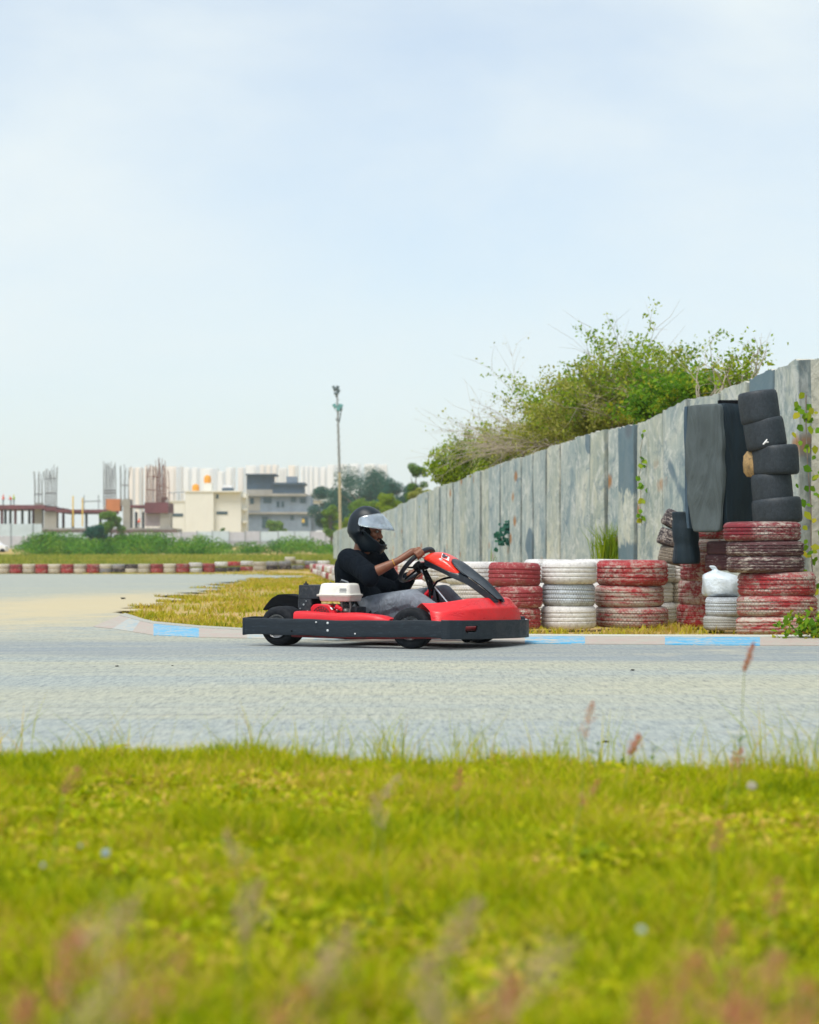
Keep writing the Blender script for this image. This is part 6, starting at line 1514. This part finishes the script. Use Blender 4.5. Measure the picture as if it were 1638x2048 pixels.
worker(22, 1010.5, 329.6, M_HIO, M_HATY, 'bending site worker in orange next to the lime-vested one', 1, -1)
worker(277, 1056, 328, M_HIO, M_HIO, 'site worker in orange below the formwork beside the brick panel', .8)

# far apartment towers
Y0 = 1800; rg = random.Random(9); px = 258; k = 0
while px < 775:
    wpx = rg.uniform(14, 38); top = interp(px, [(258,934),(300,932),(345,934),(440,938),(480,930),(560,930),(700,927),(775,928)]) + rg.choice((-1, 0, 1, 3, 5, 7)) + rg.uniform(-1, 1); Yt = Y0 + rg.uniform(-60, 160); s = F / Yt
    tw = empty('apartment_tower', ((px + wpx/2 - CX)/s, Yt, 3), 0, None, 'apartment tower', 'pale high-rise towers on the horizon'); o = Vector(tw.location)
    tw['label'] = '%s hazy pale high-rise tower from the left on the horizon' % ORD[k].capitalize() if k < 29 else 'last hazy pale tower'
    mm = M_TOWER if rg.random() < .6 else M_TOWERP; wl = bbox(tw, 'wall', px, px + wpx - .7, top, 1118, Yt, 16, mm, o)
    nb = rg.randint(1, 3)
    for q in range(nb):
        a = px + wpx*(q + .28)/nb; bbox(tw, 'bay', a, a + wpx*.30/nb*1.0, top + rg.uniform(.5, 4), 1118, Yt - 1.6, 3, mm, o)
        b = MB(); b.box(Vector(((a + wpx*.55/nb - CX)/s, Yt - .02, EYE + (HZ - top - 60)/s)) - o, (wpx*.27/nb/s, .2, 120/s))
        for fl_ in range(22):
            z1 = EYE + (HZ - (top + 3 + fl_*5.2))/s; b.box(Vector(((a + wpx*.45/nb + wpx*.1/nb - CX)/s, Yt - .2, z1)) - o, (wpx*.26/nb/s, .5, 1.2))
        b.build('window_column', M_TWIN, tw, smooth=False)
    px += wpx + (rg.uniform(2, 9) if rg.random() < .45 else .0); k += 1

# floodlight mast
Y = 150; base = W(681, 1095, Y); base.z = terrain(base.x, Y) - .2; mast = empty('light_mast', base, 0, 'tall slim light mast with lamp clusters at the top, behind the driver', 'light mast'); o = Vector(base)
M_GALV = mat('galvanised_steel', (.30,.31,.30), .6, .3, var=.25); M_RUSTY = mat('ochre_pole', (.42,.36,.22), .8, var=.3); M_LAMP = mat('lamp_housing', (.10,.14,.15), .5); M_TEAL = mat('teal_lamp_housing', (.13,.33,.32), .5, var=.2)
tp = W(674, 778, Y) - o; md_ = W(679, 945, Y) - o; t0 = W(680.5, 1060, Y) - o
b = MB(); b.tube([Vector((0,0,0)), t0, md_], [.13,.12,.10], 8); pole = b.build('pole', M_RUSTY, mast)
b = MB(); b.tube([md_, W(676.5,860,Y) - o, tp], [.10,.085,.05], 8); up = b.build('pole_section', M_GALV, mast)
for k in range(22): 
    p = md_.lerp(tp, k/23); b = MB(); b.tube([p + Vector((-.16 if k % 2 else .16, -.02, 0)), p], .022, 4); b.build('climbing_step', M_GALV, up)
def lamp(px, py, w_, h_, tilt, m, n):
    p = W(px, py, Y) - o; M_ = Matrix.Rotation(tilt, 3, 'Y'); b = MB(); b.box(p, (w_, .25, h_), M_); b.box(p + M_ @ Vector((0,-.15,0)), (w_*.85,.06,h_*.85), M_); b.tube([p, p + Vector((0,.12,-.3))], .03, 5); b.build('floodlight', m, mast, bevel=.02)
lamp(668.5, 777, .20, .42, -.4, M_LAMP, 0); lamp(675, 775, .24, .26, .2, M_LAMP, 1); lamp(677, 781.5, .24, .24, .5, M_LAMP, 2); lamp(672, 787, .3, .18, 0, M_LAMP, 3)
lamp(669.5, 812, .26, .34, -.6, M_TEAL, 4); lamp(681, 812, .34, .30, .35, M_TEAL, 5); lamp(677, 818, .30, .30, .1, M_TEAL, 6); lamp(682, 819, .2, .2, .5, M_LAMP, 7)
b = MB(); b.tube([W(672,838,Y)-o, W(675,842,Y)-o, W(677,847,Y)-o], .05, 5); b.tube([W(682,822,Y)-o, W(680,836,Y)-o, W(677.5,846,Y)-o], .045, 5); b.build('bracket', M_LAMP, mast)
# ------------------------------------------------------------------ haze
mb = MB(); mb.hexa([(-895,-11,-2),(895,-11,-2),(895,2078,-2),(-895,2078,-2),(-895,-11,96),(895,-11,96),(895,2078,96),(-895,2078,96)])
m = NT('haze_air'); vol = m.n('ShaderNodeVolumePrincipled', Density=.00026, Anisotropy=.2); vol.inputs['Color'].default_value = (.80,.92,1,1)
m.l(vol.outputs[0], m.out.inputs[1])
tag(mb.build('haze', m.m, smooth=False), kind='stuff', label='thin pale haze in the air over the whole place')
